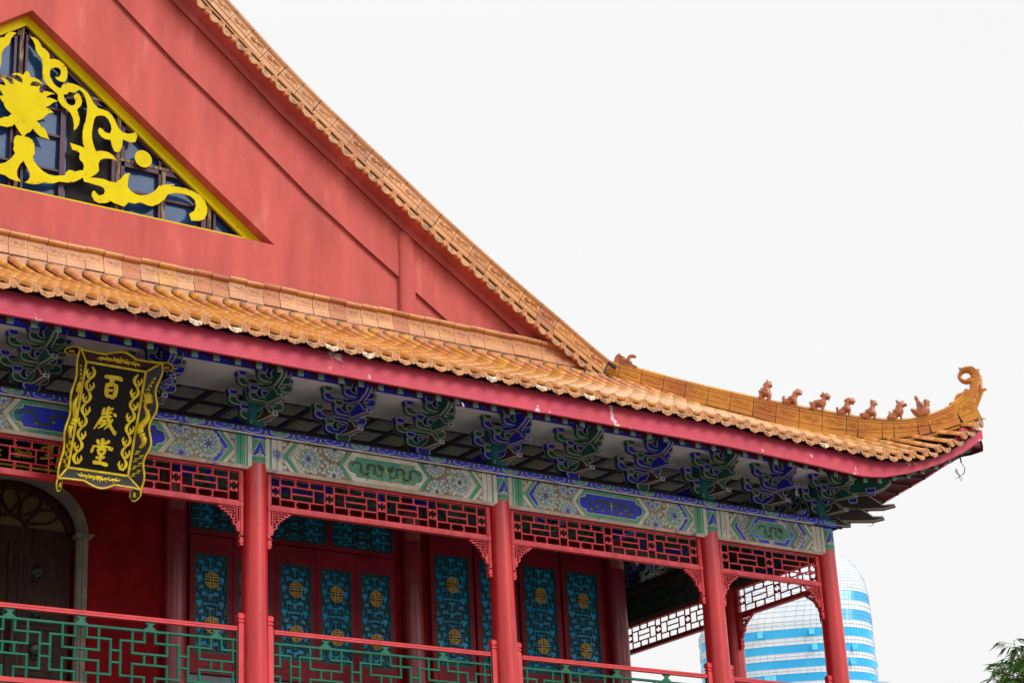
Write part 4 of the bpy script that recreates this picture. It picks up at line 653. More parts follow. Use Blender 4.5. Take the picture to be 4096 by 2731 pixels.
def door_leaf(x0,x1,zb,zt,lz0,lz1,meds,c=.0,first=None):
    F=front(WY-.02); m=MB(); lx0,lx1=x0+.075,x1-.075
    m.box(x0,lx0,zb,zt,0,.05,F); m.box(lx1,x1,zb,zt,0,.05,F); m.box(lx0,lx1,lz1,zt,0,.05,F); m.box(lx0,lx1,zb,lz0,0,.05,F)
    m.box(lx0+.03,lx1-.03,lz1+.05,zt-.05,.05,.056,F); m.box(lx0+.02,lx1-.02,zb+.1,lz0-.12,.05,.058,F)
    m.box(x0-.006,x0+.006,zb,zt,.0,.057,F)
    o=P_(m,'door_leaf',m_door)
    g=MB(); g.box(lx0,lx1,lz0,lz1,.001,.008,F); g.build('pane',m_pane,o)
    l=MB(); fret(l,F,lx0,lx1,lz0,lz1,.05); l.build('door_lattice',m_dlat,o)
    for mz in meds:
        q=MB(); q.box((lx0+lx1)/2-.125,(lx0+lx1)/2+.125,mz-.13,mz+.13,.012,.03,F); 
        medallion(F,(lx0+lx1)/2,mz,.052).build('medallion',m_med,o)
    return o
for k in range(5):
    x=.23+.69*k; door_leaf(x,x+.68,-.08,1.94,.22,1.665,(1.285,.628))
for k in range(4):
    x=4.33+.845*k; x1=min(x+.795,7.8)
    door_leaf(x,x+.795,-.4,2.42,.37,2.12,(1.65,.83))
# transom lattices above the bay-two doors
F=front(WY-.02)
for x0,x1 in ((.24,1.32),(1.41,2.49),(2.58,3.66)):
    m=MB(); fr=.03; m.box(x0-.04,x1+.04,1.96,2.03,0,.045,F); m.box(x0-.04,x0,2.03,2.5,0,.045,F); m.box(x1,x1+.04,2.03,2.5,0,.045,F)
    o=P_(m,'transom_window',m_door)
    g=MB(); g.box(x0,x1,2.03,2.5,.001,.008,F); g.build('pane',m_pane,o)
    l=MB(); fret(l,F,x0,x1,2.03,2.5,.05); l.build('door_lattice',m_dlat,o)
# ---------------------------------------------------------------- arched doorway
F=front(WY)
def band(o,i,c0,c1,m,mi=0):
    for k in range(len(o)-1): m.prism([i[k],o[k],o[k+1],i[k+1]],F,c0,c1,mi)
m=MB()
for hw0,hw1,rs0,rs1,c1 in ((1.02,1.09,.77,.84,.07),(.975,1.02,.725,.77,.05),(.95,.975,.70,.725,.03)):
    band(arch_pts(hw1,1.72,rs1),arch_pts(hw0,1.72,rs0),-.05,c1,m)
    for s in (-1,1): m.box(min(XC+s*hw0,XC+s*hw1),max(XC+s*hw0,XC+s*hw1),FZ,1.67,-.05,c1,F)
for s in (-1,1):
    m.box(min(XC+s*.9,XC+s*1.13),max(XC+s*.9,XC+s*1.13),1.67,1.70,-.04,.10,F); m.box(min(XC+s*.9,XC+s*1.16),max(XC+s*.9,XC+s*1.16),1.70,1.73,-.04,.12,F)
P_(m,'stone_arch',m_stone)
m=MB(); Fd=front(WY+.14)
m.box(XC-1.0,XC+1.0,1.55,1.72,-.03,.05,Fd); 
o=P_(m,'arched_door_frame',m_wood)
fan=MB(); fan.prism(arch_pts(.93,1.72,.69),Fd,-.02,.0,0); fan.build('fanlight_glass',m_amber,o)
mu=MB(); mu.ribbon(arch_pts(.88,1.72,.64),.10,Fd,.001,.05); mu.ribbon([(XC-.93,1.75),(XC+.93,1.75)],.06,Fd,.001,.05); mu.ribbon([(XC+.26*math.cos(math.pi*k/10),1.75+.19*math.sin(math.pi*k/10)) for k in range(11)],.04,Fd,.001,.048)
for k in range(1,6):
    t=math.pi*k/6
    for s in (-1,1):
        p=[]
        for j in range(9):
            f=j/8; rr=.26+.60*f; tt=t+s*.22*math.sin(math.pi*f); p.append((XC+rr*math.cos(tt),1.75+rr*.73*math.sin(tt)))
        mu.ribbon(p,.028,Fd,.001,.046)
mu.build('fanlight_tracery',m_wood,o)
for s in (-1,1):
    m=MB(); x0,x1=(XC-.90,XC-.006) if s<0 else (XC+.006,XC+.90)
    m.box(x0,x1,FZ,1.55,.0,.04,Fd)
    cx=(x0+x1)/2
    for z0,z1 in ((.98,1.47),(.36,.88),(-.28,.26),(-.95,-.38)):
        m.box(cx-.30,cx+.30,z0,z1,.04,.052,Fd); m.box(cx-.23,cx+.23,z0+.07,z1-.07,.052,.064,Fd)
    d=P_(m,'brown_door_leaf',m_wood)
    for z in (1.16,.60,.08):
        k=MB(); ox=cx-.03
        inflate([(ox+.095*math.cos(2*math.pi*q/14),z+.10*math.sin(2*math.pi*q/14)) for q in range(14)],None,lambda a,b,c:Fd(a,b,c+.066),.035,k,0,.03)
        k.tube([Fd(ox+.05*math.sin(2*math.pi*q/12),z-.075+.055*math.cos(2*math.pi*q/12),.10) for q in range(13)],.012,6)
        for q in range(8): k.box(ox+.085*math.cos(q*.785)-.008,ox+.085*math.cos(q*.785)+.008,z+.09*math.sin(q*.785)-.008,z+.09*math.sin(q*.785)+.008,.066,.078,Fd)
        k.build('lion_knocker',m_bronze,d,True)
    k=MB(); hx=XC+s*.07; k.tube([Fd(hx,.65,.10),Fd(hx,.60,.11),Fd(hx,.1,.11),Fd(hx,-.02,.10)],[.008,.02,.02,.008],8)
    for z in (.55,.05): k.box(hx-.03,hx+.03,z-.02,z+.02,.066,.11,Fd)
    k.build('pull_handle',m_bronze,d)
m=MB(); m.box(XC-1,XC+1,FZ,2.6,-.3,-.21,Fd); P_(m,'door_backing',m_dark)
# hall name board above the doorway, behind the lattice
ib=MB(); Fi=front(2.25); IZ=DATA['inner_strokes'][-2][0][1]; ib.box(-3.55,-1.62,IZ-.03,3.0,-.05,0,Fi,0); ib.box(-3.5,-1.62,IZ-.012,IZ+.012,.0,.02,Fi,1); ib.box(-3.5,-1.62,2.97,2.99,.0,.02,Fi,1)
ib.box(-1.65,-1.63,IZ,2.98,.0,.02,Fi,1)
io=ib.build('inscribed_board',[m_lac,m_gold]); tag(io,'dark inner name board with dull gold characters above the arched doorway, behind the red lattice','name board')
k=MB()
for s_ in DATA['inner_strokes']: k.ribbon(s_,.028,Fi,.001,.012)
k.build('gold_characters',m_gold,io)
# ---------------------------------------------------------------- ceiling and soffit
ZS=3.44
m=MB(); m.box(CX[0],X4+.15,-.60,.52,ZS,ZS+.05); m.box(X4+.02,X4+.62,-.02,12,ZS+.001,ZS+.05); P_(m,'white_soffit',m_soff)
m=MB(); m.box(CX[0],X4+.02,.5,YI,ZS+.06,ZS+.1,mi=1); m.box(7.97,X4+.02,YI,12,ZS+.06,ZS+.1,mi=1)
x=CX[0]
def coffer(x,y):
    m.box(x+.07,x+.46,y+.07,y+.46,ZS+.015,ZS+.055,mi=0)
    m.box(x+.12,x+.41,y+.12,y+.41,ZS+.0,ZS+.0149,mi=0)
    for q,(a,b) in enumerate(((0,.0),(.0,.265),(.265,.0))): m.box(x+a-.035,x+a+.035,y+b-.035,y+b+.035,ZS-.004,ZS+.0,mi=3 if q else 4)
xs=[CX[0]+.53*k for k in range(int((X4-CX[0])/.53)+1)]; ys=[.55+.53*k for k in range(22)]
for x in xs:
    if x+.5>X4: continue
    for y in ys:
        if y+.5<YI or x>8.0: coffer(x,y)
for x in xs: m.box(x-.035,x+.035,.52,YI,ZS,ZS+.06,mi=1)
for y in ys:
    if y<YI: m.box(CX[0],X4,y-.035,y+.035,ZS+.002,ZS+.058,mi=1)
    else: m.box(8.1,X4,y-.035,y+.035,ZS+.002,ZS+.058,mi=1)
P_(m,'coffered_ceiling',[m_coff,M('ceiling_rib',(66,64,62),.7),m_green,m_blue,m_brown])
# ---------------------------------------------------------------- bracket sets
DK,WH,C1,C2,UM=0,1,2,3,4
def inset(p,d):
    n=len(p); o=[]; s=1 if _area(p)>0 else -1
    for i in range(n):
        a,b,c=p[i-1],p[i],p[(i+1)%n]
        e1=(b[0]-a[0],b[1]-a[1]); e2=(c[0]-b[0],c[1]-b[1]); l1=math.hypot(*e1) or 1e-9; l2=math.hypot(*e2) or 1e-9
        n1=(-e1[1]/l1*s,e1[0]/l1*s); n2=(-e2[1]/l2*s,e2[0]/l2*s); k=1+n1[0]*n2[0]+n1[1]*n2[1]; k=max(k,.5)
        o.append((b[0]+d*(n1[0]+n2[0])/k,b[1]+d*(n1[1]+n2[1])/k))
    return o
def lined(m,p,F,c0,c1,col,e=.0065,l=.0095,sides=True):
    """solid whose faces carry a dark edge, a light line and a coloured field, all in one skin"""
    n=len(p); r1,r2=inset(p,e),inset(p,e+l)
    for c,fl in ((c1,0),(c0,1)):
        for A,B,mi in ((p,r1,DK),(r1,r2,WH)):
            m.add([F(a,b,c) for a,b in A]+[F(a,b,c) for a,b in B],[[i,(i+1)%n,n+(i+1)%n,n+i] for i in range(n)],mi)
        m.poly(r2,F,c,col)
    D=[c0,c0+e,c0+e+l,c1-e-l,c1-e,c1]; mi=[DK,WH,col,WH,DK]
    for i in range(n):
        a,b=p[i],p[(i+1)%n]
        for k in range(5): m.add([F(*a,D[k]),F(*b,D[k]),F(*b,D[k+1]),F(*a,D[k+1])],[(0,1,2,3)],mi[k])
def arm_poly(hw,z,h=.125):
    r=h*.8; L_=[(-hw,z+h),(-hw,z+h*.5)]+[(-hw+r*(1-math.cos(t)),z+h*.5-h*.5*math.sin(t)) for t in (.35,.8,1.2,1.57)]
    notch=[(-hw+.13,z+h),(-hw+.155,z+h*.72)]
    q=L_+[(-a,b) for a,b in L_][::-1]
    top=[(hw-.115,z+h),(hw-.125,z+h*.72),(hw-.16,z+h*.56),(-hw+.16,z+h*.56),(-hw+.125,z+h*.72),(-hw+.115,z+h)]
    return q+top
def blk_poly(x,z,w=.068,h=.095): return [(x-w,z+h),(x-w,z+h*.45),(x-w*.72,z),(x+w*.72,z),(x+w,z+h*.45),(x+w,z+h)]
def bracket_set(name='bracket_set',n_step=3):
    arms=MB(); bl=MB(); F=lambda a,b,c:(a,-c,b)
    bl_=lambda x,z,y,w=.075: lined(bl,blk_poly(x,z,w),F,y-.062,y+.062,C2)
    lined(bl,[(-.12,2.86),(-.12,2.80),(-.085,2.737),(.085,2.737),(.12,2.80),(.12,2.86)],F,-.10,.12,C2)
    for y,zz,hw in ((.02,2.865,.25),(.02,3.05,.42),(.285,3.05,.25),(.285,3.235,.42),(.55,3.235,.25)):
        lined(arms,arm_poly(hw,zz),F,y-.048,y+.048,C1)
        for x in (-hw+.065,0,hw-.065):
            if x==0 and hw>.3: continue
            bl_(x,zz+.125,y) if x else bl_(x,zz+.072,y)
    # tongue arm along the depth, tier one
    G=lambda a,b,c:(c,-a,b)
    lined(arms,[(-.02,2.88),(-.02,2.975),(.30,2.975),(.335,2.95),(.335,2.92),(.26,2.862),(.0,2.862)],G,-.042,.042,C1)
    o=arms.build(name,None_)
    bl.build('bearing_block',None_,o)
    bk=MB(); bp=lambda y,z:[(y-.32,z+.0),(y-.32,z+.115),(y-.13,z+.17),(y-.06,z+.155),(y-.0,z+.10),(y+.05,z+.035),(y+.14,z+.008),(y+.14,z-.045),(y+.05,z-.035),(y-.15,z-.02)]
    o2=None
    for k,(y,z) in enumerate(((.46,2.82),(.70,3.0))):
        q=MB(); p=bp(y,z)
        lined(q,p,G,-.04,.04,C1 if k else UM)
        q.add([G(y+.1415,z+.006,-.038),G(y+.1415,z-.043,-.038),G(y+.1415,z-.043,.038),G(y+.1415,z+.006,.038)],[(0,1,2,3)],WH)
        q.add([G(y+.143,z+.000,-.029),G(y+.143,z-.036,-.029),G(y+.143,z-.036,.029),G(y+.143,z+.0,.029)],[(0,1,2,3)],C1)
        q.build('beak',None_,o)
        bl2=MB()
    h=MB(); lined(h,[(.3,3.23),(.3,3.40),(.60,3.425),(.86,3.425),(.875,3.30),(.80,3.235),(.62,3.17)],G,-.042,.042,C1); h.build('head_block',None_,o)
    w2=MB()
    return o
None_=[m_black,m_white,m_green,m_blue,m_brown]
bsA=bracket_set(); par(bsA,T)
gm=[m_black,m_white,m_green,m_blue,m_brown]; bm=[m_black,m_white,m_blue,m_green,m_brown]
def recol(o,mats):
    c=o.copy(); c.data=o.data.copy(); COL.objects.link(c); 
    for i_,q in enumerate(mats): c.data.materials[i_]=q
    for k in kids(o):
        d=k.copy(); d.data=k.data.copy(); COL.objects.link(d); d.parent=c; d.matrix_parent_inverse=k.matrix_parent_inverse.copy(); 
        for i_,q in enumerate(mats): d.data.materials[i_]=q
    return c
bsB=recol(bsA,bm)
kA,kB=kids(bsA),kids(bsB)
xsb=[(-8.83,0),(-7.5,1),(-6.18,0),(-4.86,0),(-3.24,0),(-1.62,1),(0,0),(1.33,1),(2.66,0),(4,1),(5.32,0),(6.65,1),(7.97,0),(9.2,1)]
ua=ub=False
for x,k in xsb:
    if k: 
        if not ub: bsB.location=(x,0,0); ub=True
        else: dup(bsB,(x-bsB.location.x,0,0),ch=kB)
    else:
        if not ua: bsA.location=(x,0,0); ua=True
        else: dup(bsA,(x-bsA.location.x,0,0),ch=kA)
# facing east along the side eave
for j,y in enumerate((1.2,2.43,3.75,5.07,6.4)):
    s,ch=(bsA,kA) if j%2 else (bsB,kB)
    c=dup(s,(0,0,0),ch=ch); c.location=(X4,y,0); c.rotation_euler=(0,0,math.pi/2)
# inner sets over the verandah beam
for j,x in enumerate((-3.24,-1.62,1.33,2.66,5.32,6.65)):
    pass
for j,y in enumerate((.8,1.63,3.7,5.0)):
    s,ch=(bsA,kA) if j%2==0 else (bsB,kB)
    c=dup(s,(0,0,0),ch=ch); c.location=(X4-.02,y,0); c.rotation_euler=(0,0,-math.pi/2); c.scale=(1,.6,1)
for j,x in enumerate((7.97,6.65)):
    s,ch=(bsA,kA) if j%2==0 else (bsB,kB)
    c=dup(s,(0,0,0),ch=ch); c.location=(x,YI,0); c.scale=(1,.7,1)
# corner set: crossed arms plus long diagonal beaks
c=dup(bsA,(0,0,0),ch=kA); c.location=(X4,0,0)
c=dup(bsA,(0,0,0),ch=kA); c.location=(X4,0,0); c.rotation_euler=(0,0,math.pi/2); c.scale=(.98,.98,.998)
D2=lambda a,b,c:(X4+(a*.7071)+c*.7071,-(a*.7071)+c*.7071,b)
o=None
for nm,p in (('diagonal_head',[(.2,3.16),(.2,3.40),(.95,3.43),(1.16,3.40),(1.2,3.30),(1.08,3.20),(.9,3.14)]),
    ('diagonal_beak',[(.1,2.94),(.1,3.10),(.62,3.13),(.80,3.12),(.92,3.02),(1.02,2.93),(1.20,2.925),(1.22,2.885),(1.02,2.85),(.6,2.88)]),
    ('diagonal_beak',[(.05,2.76),(.05,2.90),(.45,2.94),(.62,2.93),(.74,2.84),(.84,2.75),(1.0,2.735),(1.02,2.69),(.84,2.66),(.4,2.70)]),
    ('diagonal_beak',[(.0,2.74),(.0,2.82),(.25,2.80),(.38,2.70),(.47,2.66),(.46,2.62),(.3,2.63),(.1,2.70)])):
    q=MB(); lined(q,p,D2,-.055,.055,UM if nm!='diagonal_head' else C1); P_(q,nm,gm)
q=MB(); lined(q,blk_poly(.85,3.13,.09,.10),D2,-.08,.08,C2); lined(q,blk_poly(.55,2.99,.08,.10),D2,-.08,.08,C2); P_(q,'diagonal_block',gm)
q=MB(); q.tube([D2(.30,2.60,0),D2(.30,2.72,0)],.03,6); P_(q,'corner_boss',m_brown)
# ---------------------------------------------------------------- eave purlin, rafters, fascia
m=MB(); m.box(CX[0],X4+.48,-.82,-.48,3.432,3.56,mi=0); m.box(X4+.48,X4+.82,-.82,12,3.433,3.561,mi=0); P_(m,'eave_purlin',m_blue)
EAVE=[(-13.,-1.80,3.42),(7.2,-1.80,3.42),(7.9,-1.80,3.385),(8.386,-1.80,3.372),(8.95,-1.81,3.363),(9.485,-1.83,3.34),(9.989,-1.86,3.312),(10.234,-1.88,3.315),(10.486,-1.90,3.342),(10.804,-1.925,3.395),(11.127,-1.95,3.478),(11.426,-1.98,3.597),(11.762,-2.02,3.764),(12.038,-2.05,3.96),(12.42,-2.06,4.2)]
FAS=[(-13,-1.68,3.06),(7.0,-1.68,3.062),(8.508,-1.69,3.018),(9.55,-1.72,2.965),(9.825,-1.72,2.958),(10.2,-1.74,2.99),(10.831,-1.79,3.14),(11.431,-1.84,3.354),(12.05,-1.90,3.653),(12.42,-1.94,3.905)]
eY=lambda x:interp([(a,b) for a,b,c in EAVE],x); eZ=lambda x:interp([(a,c) for a,b,c in EAVE],x)
fY=lambda x:interp([(a,b) for a,b,c in FAS],x); fZ=lambda x:interp([(a,c) for a,b,c in FAS],x)
SFZ=[(-1.94,3.905),(-1.68,3.75),(-1.09,3.65),(-.74,3.56),(-.23,3.47),(.25,3.38),(.79,3.30),(1.37,3.22),(2.2,3.14),(4,3.07),(14,3.06)]
sX=lambda y:interp([(-1.94,12.42),(-1.0,12.33),(.5,12.24),(3,12.16),(14,12.14)],y); sZ=lambda y:interp(SFZ,y)
m=MB(); xs=[-9.5+k*.25 for k in range(88)]; xs=[x for x in xs if x<12.42]+[12.42]
vs=[];fs=[]
for x in xs:
    y,z=fY(x),fZ(x); t=eZ(x)-.055 if x<12 else 4.04
    vs+=[(x,y,z),(x,y-.004,t),(x-.0,y+.05,t),(x-.0,y+.05,z+.0)]
for i in range(len(xs)-1):
    a,b=4*i,4*i+4; fs+=[[a+k,b+k,b+(k+1)%4,a+(k+1)%4] for k in range(4)]
m.add(vs,fs); P_(m,'fascia_board',m_fas)
m=MB(); vs=[];fs=[]; ys=[-1.935+k*.25 for k in range(60)]
for y in ys:
    x,z=sX(y),sZ(y); vs+=[(x,y,z),(x+.004,y,z+.14+.2*min(1,max(0,(y+1.94)/2))),(x-.05,y,z+.14+.2*min(1,max(0,(y+1.94)/2))),(x-.05,y,z)]
for i in range(len(ys)-1):
    a,b=4*i,4*i+4; fs+=[[a+k,b+k,b+(k+1)%4,a+(k+1)%4] for k in range(4)]
m.add(vs,fs); P_(m,'side_fascia_board',m_fas)
# rafters: lower row (square ends with lattice sign) and flying row (ends with fret sign)
rf=MB(); fl=MB()
def swas(m,F,a,b,c,s):
    m.box(a-s,a+s,b-s,b+s,c,c+.001,F,2); m.box(a-s*.9,a+s*.9,b-s*.9,b+s*.9,c+.001,c+.002,F,1); w=s*.07
    for x0,x1,z0,z1 in ((-.6,.6,-w/s,w/s),(-w/s,w/s,-.6,.6),(-.6,-.6+.16,0,.6),(.6-.16,.6,-.6,0),(0,.6,.6-.16,.6),(-.6,0,-.6,-.6+.16)):
        m.box(a+s*x0,a+s*x1,b+s*z0,b+s*z1,c+.002,c+.003,F,2)
def xsign(m,F,a,b,c,s):
    m.box(a-s,a+s,b-s,b+s,c,c+.001,F,2); m.box(a-s*.86,a+s*.86,b-s*.86,b+s*.86,c+.001,c+.002,F,1)
    for q in (-1,1): m.ribbon([(a-s*.8,b-q*s*.8),(a+s*.8,b+q*s*.8)],s*.12,F,None,c+.003,2)
    m.disc(a,b,s*.35,F,c+.0035,2,8); m.disc(a,b,s*.22,F,c+.0042,1,8)
x=-9.3
while x<12.1:
    t=max(0,(x-9.6)/2.6); lift=max(0,fZ(x)-3.06+.0)
    s=.042; yf=fY(x)
    if x<11.9:
        # flying rafter end just behind the fascia foot
        F=front(yf+.10); z=fZ(x)-.045; swas(fl,F,x,z+.02,.0,s)
        xi=x-(x-9.2)*.35*(x>9.2); fl.add([(x-s,yf+.101,z-.022),(x+s,yf+.101,z-.022),(x+s,yf+.101,z+.062),(x-s,yf+.101,z+.062),(xi-s,-.62,3.60+lift*.25),(xi+s,-.62,3.60+lift*.25),(xi+s,-.62,3.68+lift*.25),(xi-s,-.62,3.68+lift*.25)],[(3,2,1,0),(0,1,5,4),(1,2,6,5),(2,3,7,6),(3,0,4,7)],0)
    xr=x+.15; 
    if xr<10.0:
        yy=-1.16; z=3.245+.0*lift-.25*max(0,(3.06-fZ(xr))); F=front(yy); xsign(rf,F,xr,z,.0,.042)
        rf.add([(xr-s,yy+.001,z-s),(xr+s,yy+.001,z-s),(xr+s,yy+.001,z+s),(xr-s,yy+.001,z+s),(xr-s,-.5,z+.33-s),(xr+s,-.5,z+.33-s),(xr+s,-.5,z+.33+s),(xr-s,-.5,z+.33+s)],[(3,2,1,0),(0,1,5,4),(1,2,6,5),(2,3,7,6),(3,0,4,7)],0)
    x+=.305
m_dim=M('weathered_line',(150,158,140),.7)
P_(fl,'flying_rafters',[m_dred,m_green,m_dim]); P_(rf,'eave_rafters',[m_blue,m_green,m_dim])
# boarding over the rafters
m=MB(); n_=len(xs); vs=[];fs=[]
for x in xs:
    k=min(1,max(0,(x-9.4)/3)); Y2=-.6 if x<X4 else -.6-(x-X4-.0)*.8
    Y2=max(Y2,fY(x)+.05); vs+=[(x,fY(x)+.05,fZ(x)+.055),(x,fY(x)*.5+Y2*.5,(fZ(x)*.5+3.60*.5+.07)),(x,Y2,3.64+.10*k)]
for i in range(n_-1):
    for k in range(2): a=3*i+k; fs.append([a,a+1,a+4,a+3])
m.add(vs,fs)
vs=[];fs=[]
for y in ys:
    X2=X4+.62 if y>0 else X4+.62-y*.8; X2=min(X2,sX(y)-.03); vs+=[(sX(y)-.05,y,sZ(y)+.02),((sX(y)+X2)/2,y,(sZ(y)+3.66)/2),(X2,y,3.68)]
for i in range(len(ys)-1):
    for k in range(2): a=3*i+k; fs.append([a,a+1,a+4,a+3])
m.add(vs,fs); P_(m,'eave_boarding',m_dred)
# side rafters fan
m=MB()
y=-1.6
while y<10:
    x1,z1=sX(y)-.06,sZ(y)+.0; y2=y+(max(0,.9-y))*.35
    m.tube([(x1,y,z1+.02),(X4+.5,y2,3.62)],.042,4); m.box(x1,x1+.004,y-.04,y+.04,z1-.03,z1+.05,mi=1); y+=.305
P_(m,'side_rafters',[m_dred,m_green])
# hip beam under the corner
m=MB(); m.add([D2(a,b,c) for a,b0,b1 in ((.3,3.44,3.66),(1.4,3.36,3.62),(2.55,3.72,3.98)) for b in (b0,b1) for c in (-.07,.07)],[(0,1,3,2),(8,9,11,10)]+[[4*i+p,4*i+q,4*i+4+q,4*i+4+p] for i in range(2) for p,q in ((0,1),(1,3),(3,2),(2,0))]); P_(m,'hip_beam',m_green)
# ---------------------------------------------------------------- skirt roof
YT=2.06; ZT=5.49
HP=[(0,0),(.296,.563),(.416,.797),(.538,1.02),(.665,1.265),(.753,1.455),(.844,1.67),(.925,1.88),(1,2.07)]
def zr(x,y):
    y0=eY(x); t=(y-y0)/(YT-y0); t=max(0,t); return eZ(x)+interp(HP,t)-(eZ(x)-3.42)*min(1,t*1.6)*(.55 if x>9 else 1)
def yend(x): return min(YT,X4-x+.02) if x>8.2 else YT
TS=.2815; X0=-4.179
ribs=MB(); ends_l=[]; drips_l=[]; pan=MB()
def halfpipe(m,P,r,up,n=7,mi=0,full=.56):
    vs=[]
    for i,p in enumerate(P):
        p=Vector(p); d=(Vector(P[min(i+1,len(P)-1)])-Vector(P[max(0,i-1)])).normalized(); s=d.cross(Vector(up)).normalized(); u=s.cross(d).normalized()
        for j in range(n):
            t=math.pi*(-full+1*full*2*j/(n-1)) ; vs.append(p+s*math.sin(t)*r[i]+u*math.cos(t)*r[i])
    m.add(vs,[[i*n+j,i*n+j+1,(i+1)*n+j+1,(i+1)*n+j] for i in range(len(P)-1) for j in range(n-1)],mi)
TM=(0,0,0,0,0,0,1,3)
def run(x,fn,y0,y1,w,L_=.33):
    """one rib of overlapping cover tiles"""
    y=y0;k=0
    while y<y1-.03:
        e=min(y+L_,y1); j=random.uniform(-.004,.004)
        halfpipe(ribs,[fn(x,y),fn(x,y+.008),fn(x,e-.014),fn(x,e-.013),fn(x,e+.002)],[w*.99,w+.001,w,w*.94,w*.94],(0,0,1),7,2 if y>1.35 and random.random()<.55 else random.choice(TM))
        y=e
def surf(x,y): return (x,y,zr(x,y)+.012)
x=X0-TS*14; xr=[]
while x<12.2: xr.append(x); x+=TS
for x in xr:
    y0,y1=eY(x),yend(x)
    if y1-y0<.12: continue
    run(x,surf,y0,y1,.053)
    # round end with raised rim and sign
    d=(Vector(surf(x,y0+.1))-Vector(surf(x,y0))).normalized(); d.z*=.35; d.normalize(); c=Vector(surf(x,y0))-d*.004
    s=Vector((1,0,0)); u=s.cross(d).normalized(); 
    if u.z<0: u=-u
    ends=MB(); G=lambda a,b,q,c=c,s=s,u=u,d=d:tuple(c+s*a+u*b-d*q)
    P=[(.066*math.cos(2*math.pi*k/18),.068*math.sin(2*math.pi*k/18)) for k in range(18)]
    ends.prism(P,G,-.03,.012); ends.ribbon([(.060*math.cos(2*math.pi*k/18),.060*math.sin(2*math.pi*k/18)) for k in range(18)],.012,G,.010,.020,closed=True)
    for zz in (-.024,-.008,.008,.024): ends.ribbon([(-.034,zz),(.034,zz)],.007,G,.010,.017)
    for xx in (-.02,0,.02): ends.ribbon([(xx,-.038),(xx,.038)],.007,G,.010,.016)
    ends_l.append(ends)
for i in range(len(xr)):
    x=xr[i]+TS/2
    if x>12.15: continue
    y0,y1=eY(x),yend(x)
    if y1-y0<.05: continue
    # concave pan with lapped steps
    y=y0-.01
    hw=TS/2-.045
    while y<y1-.02:
        e=min(y+.21,y1)
        vs=[]
        for yy,dz in ((y,.012),(e,-.006)):
            for a,b in ((-hw-.02,.035),(-hw*.6,-.008),(0,-.024),(hw*.6,-.008),(hw+.02,.035)): vs.append((x+a,yy,zr(x,yy)+b+dz-.06))
        vs+=[(x+a,y,zr(x,y)+b-.068) for a,b in ((-hw-.02,.035),(-hw*.6,-.008),(0,-.024),(hw*.6,-.008),(hw+.02,.035))]
        pan.add(vs,[[j,j+1,6+j,5+j] for j in range(4)]+[[10+j,11+j,j+1,j] for j in range(4)]); y=e
    drips=MB(); drips_l.append(drips)
    # drip tile: leaf-shaped lip hanging from the pan
    c=Vector((x,y0-.012,zr(x,y0)-.035)); rx=random.uniform(-.12,.12); tl=random.uniform(.05,.45)
    dn=Vector((rx*.3,-math.sin(tl),-math.cos(tl))).normalized(); s=Vector((1,0,random.uniform(-.08,.08))).normalized(); nn=s.cross(dn).normalized()
    if nn.y>0: nn=-nn
    G=lambda a,b,q,c=c,s=s,dn=dn,nn=nn:tuple(c+s*a-dn*b+nn*q)
    P=[(-.105,.04),(-.108,.0),(-.092,-.022),(-.084,-.046),(-.05,-.060),(0,-.082),(.05,-.060),(.084,-.046),(.092,-.022),(.108,.0),(.105,.04),(.06,.016),(0,.004),(-.06,.016)]
    drips.prism(P[::-1],G,-.007,.007); drips.ribbon([(-.07,-.006),(-.04,-.032),(0,-.058),(.04,-.032),(.07,-.006)],.008,G,.006,.013)
    drips.ribbon([(-.03,-.016),(0,-.03),(.03,-.016)],.008,G,.006,.012)
rt=P_(pan,'skirt_roof',m_pan,True); ribs.build('cover_tiles',[m_tile,m_tile2,m_tile3,m_tile4],rt,True); 
for q in ends_l: q.build('tile_end',m_disc,rt)
for q in drips_l: q.build('drip_tile',m_drip2 if random.random()<.14 else m_drip,rt)
m=MB(); vs=[];fs=[]  # roof deck below the tiles
xx=[-9.2+.4*k for k in range(54)]+[12.3]
for x in xx:
    y0,y1=eY(x)+.03,max(yend(x)+.15,eY(x)+.06)
    for k in range(5): y=y0+(y1-y0)*k/4; vs.append((x,y,zr(x,y)-.125))
for i in range(len(xx)-1):
    for k in range(4): a=5*i+k; fs.append([a,a+1,a+6,a+5])
m.add(vs,fs); P_(m,'roof_deck',m_grout)
# side slope (mirrored about the hip line)
m=MB(); vs=[];fs=[]; dk=MB()
y=X4+1.7-.0
ss=[k*TS for k in range(-6,44)]
def lift(yy,xf,k): 
    y0=eY(xf); return max(0,sZ(yy)-fZ(xf)+.02)*max(0,1-(k-y0)/2.2)
for s_ in ss:   # s_ = distance behind corner along the side eave
    yy=s_-1.6; xf=X4-yy   # mirror partner on the front
    if xf>12.1: continue
    y0=eY(xf); ye=yend(xf)
    pts=[]
    k=y0
    while k<ye: pts.append((X4-k,yy,zr(max(xf,-9),k)+.06+lift(yy,xf,k))); k+=.33
    pts.append((X4-ye,yy,zr(xf,ye)+.06))
    if len(pts)>1: halfpipe(m,[Vector(p) for p in pts],[.055]*len(pts),(0,0,1))
    for k in range(5):
        q=y0+.0+(ye+.1-y0)*k/4; dk.v.append((X4-q,yy,zr(xf,q)-.02+lift(yy,xf,q)))
nn_=len(dk.v)//5
for i in range(nn_-1):
    for k in range(4): a=5*i+k; dk.f.append([a,a+1,a+6,a+5]); dk.mi.append(0)
o=P_(dk,'side_roof',m_pan,True); m.build('cover_tiles',m_tile,o,True)
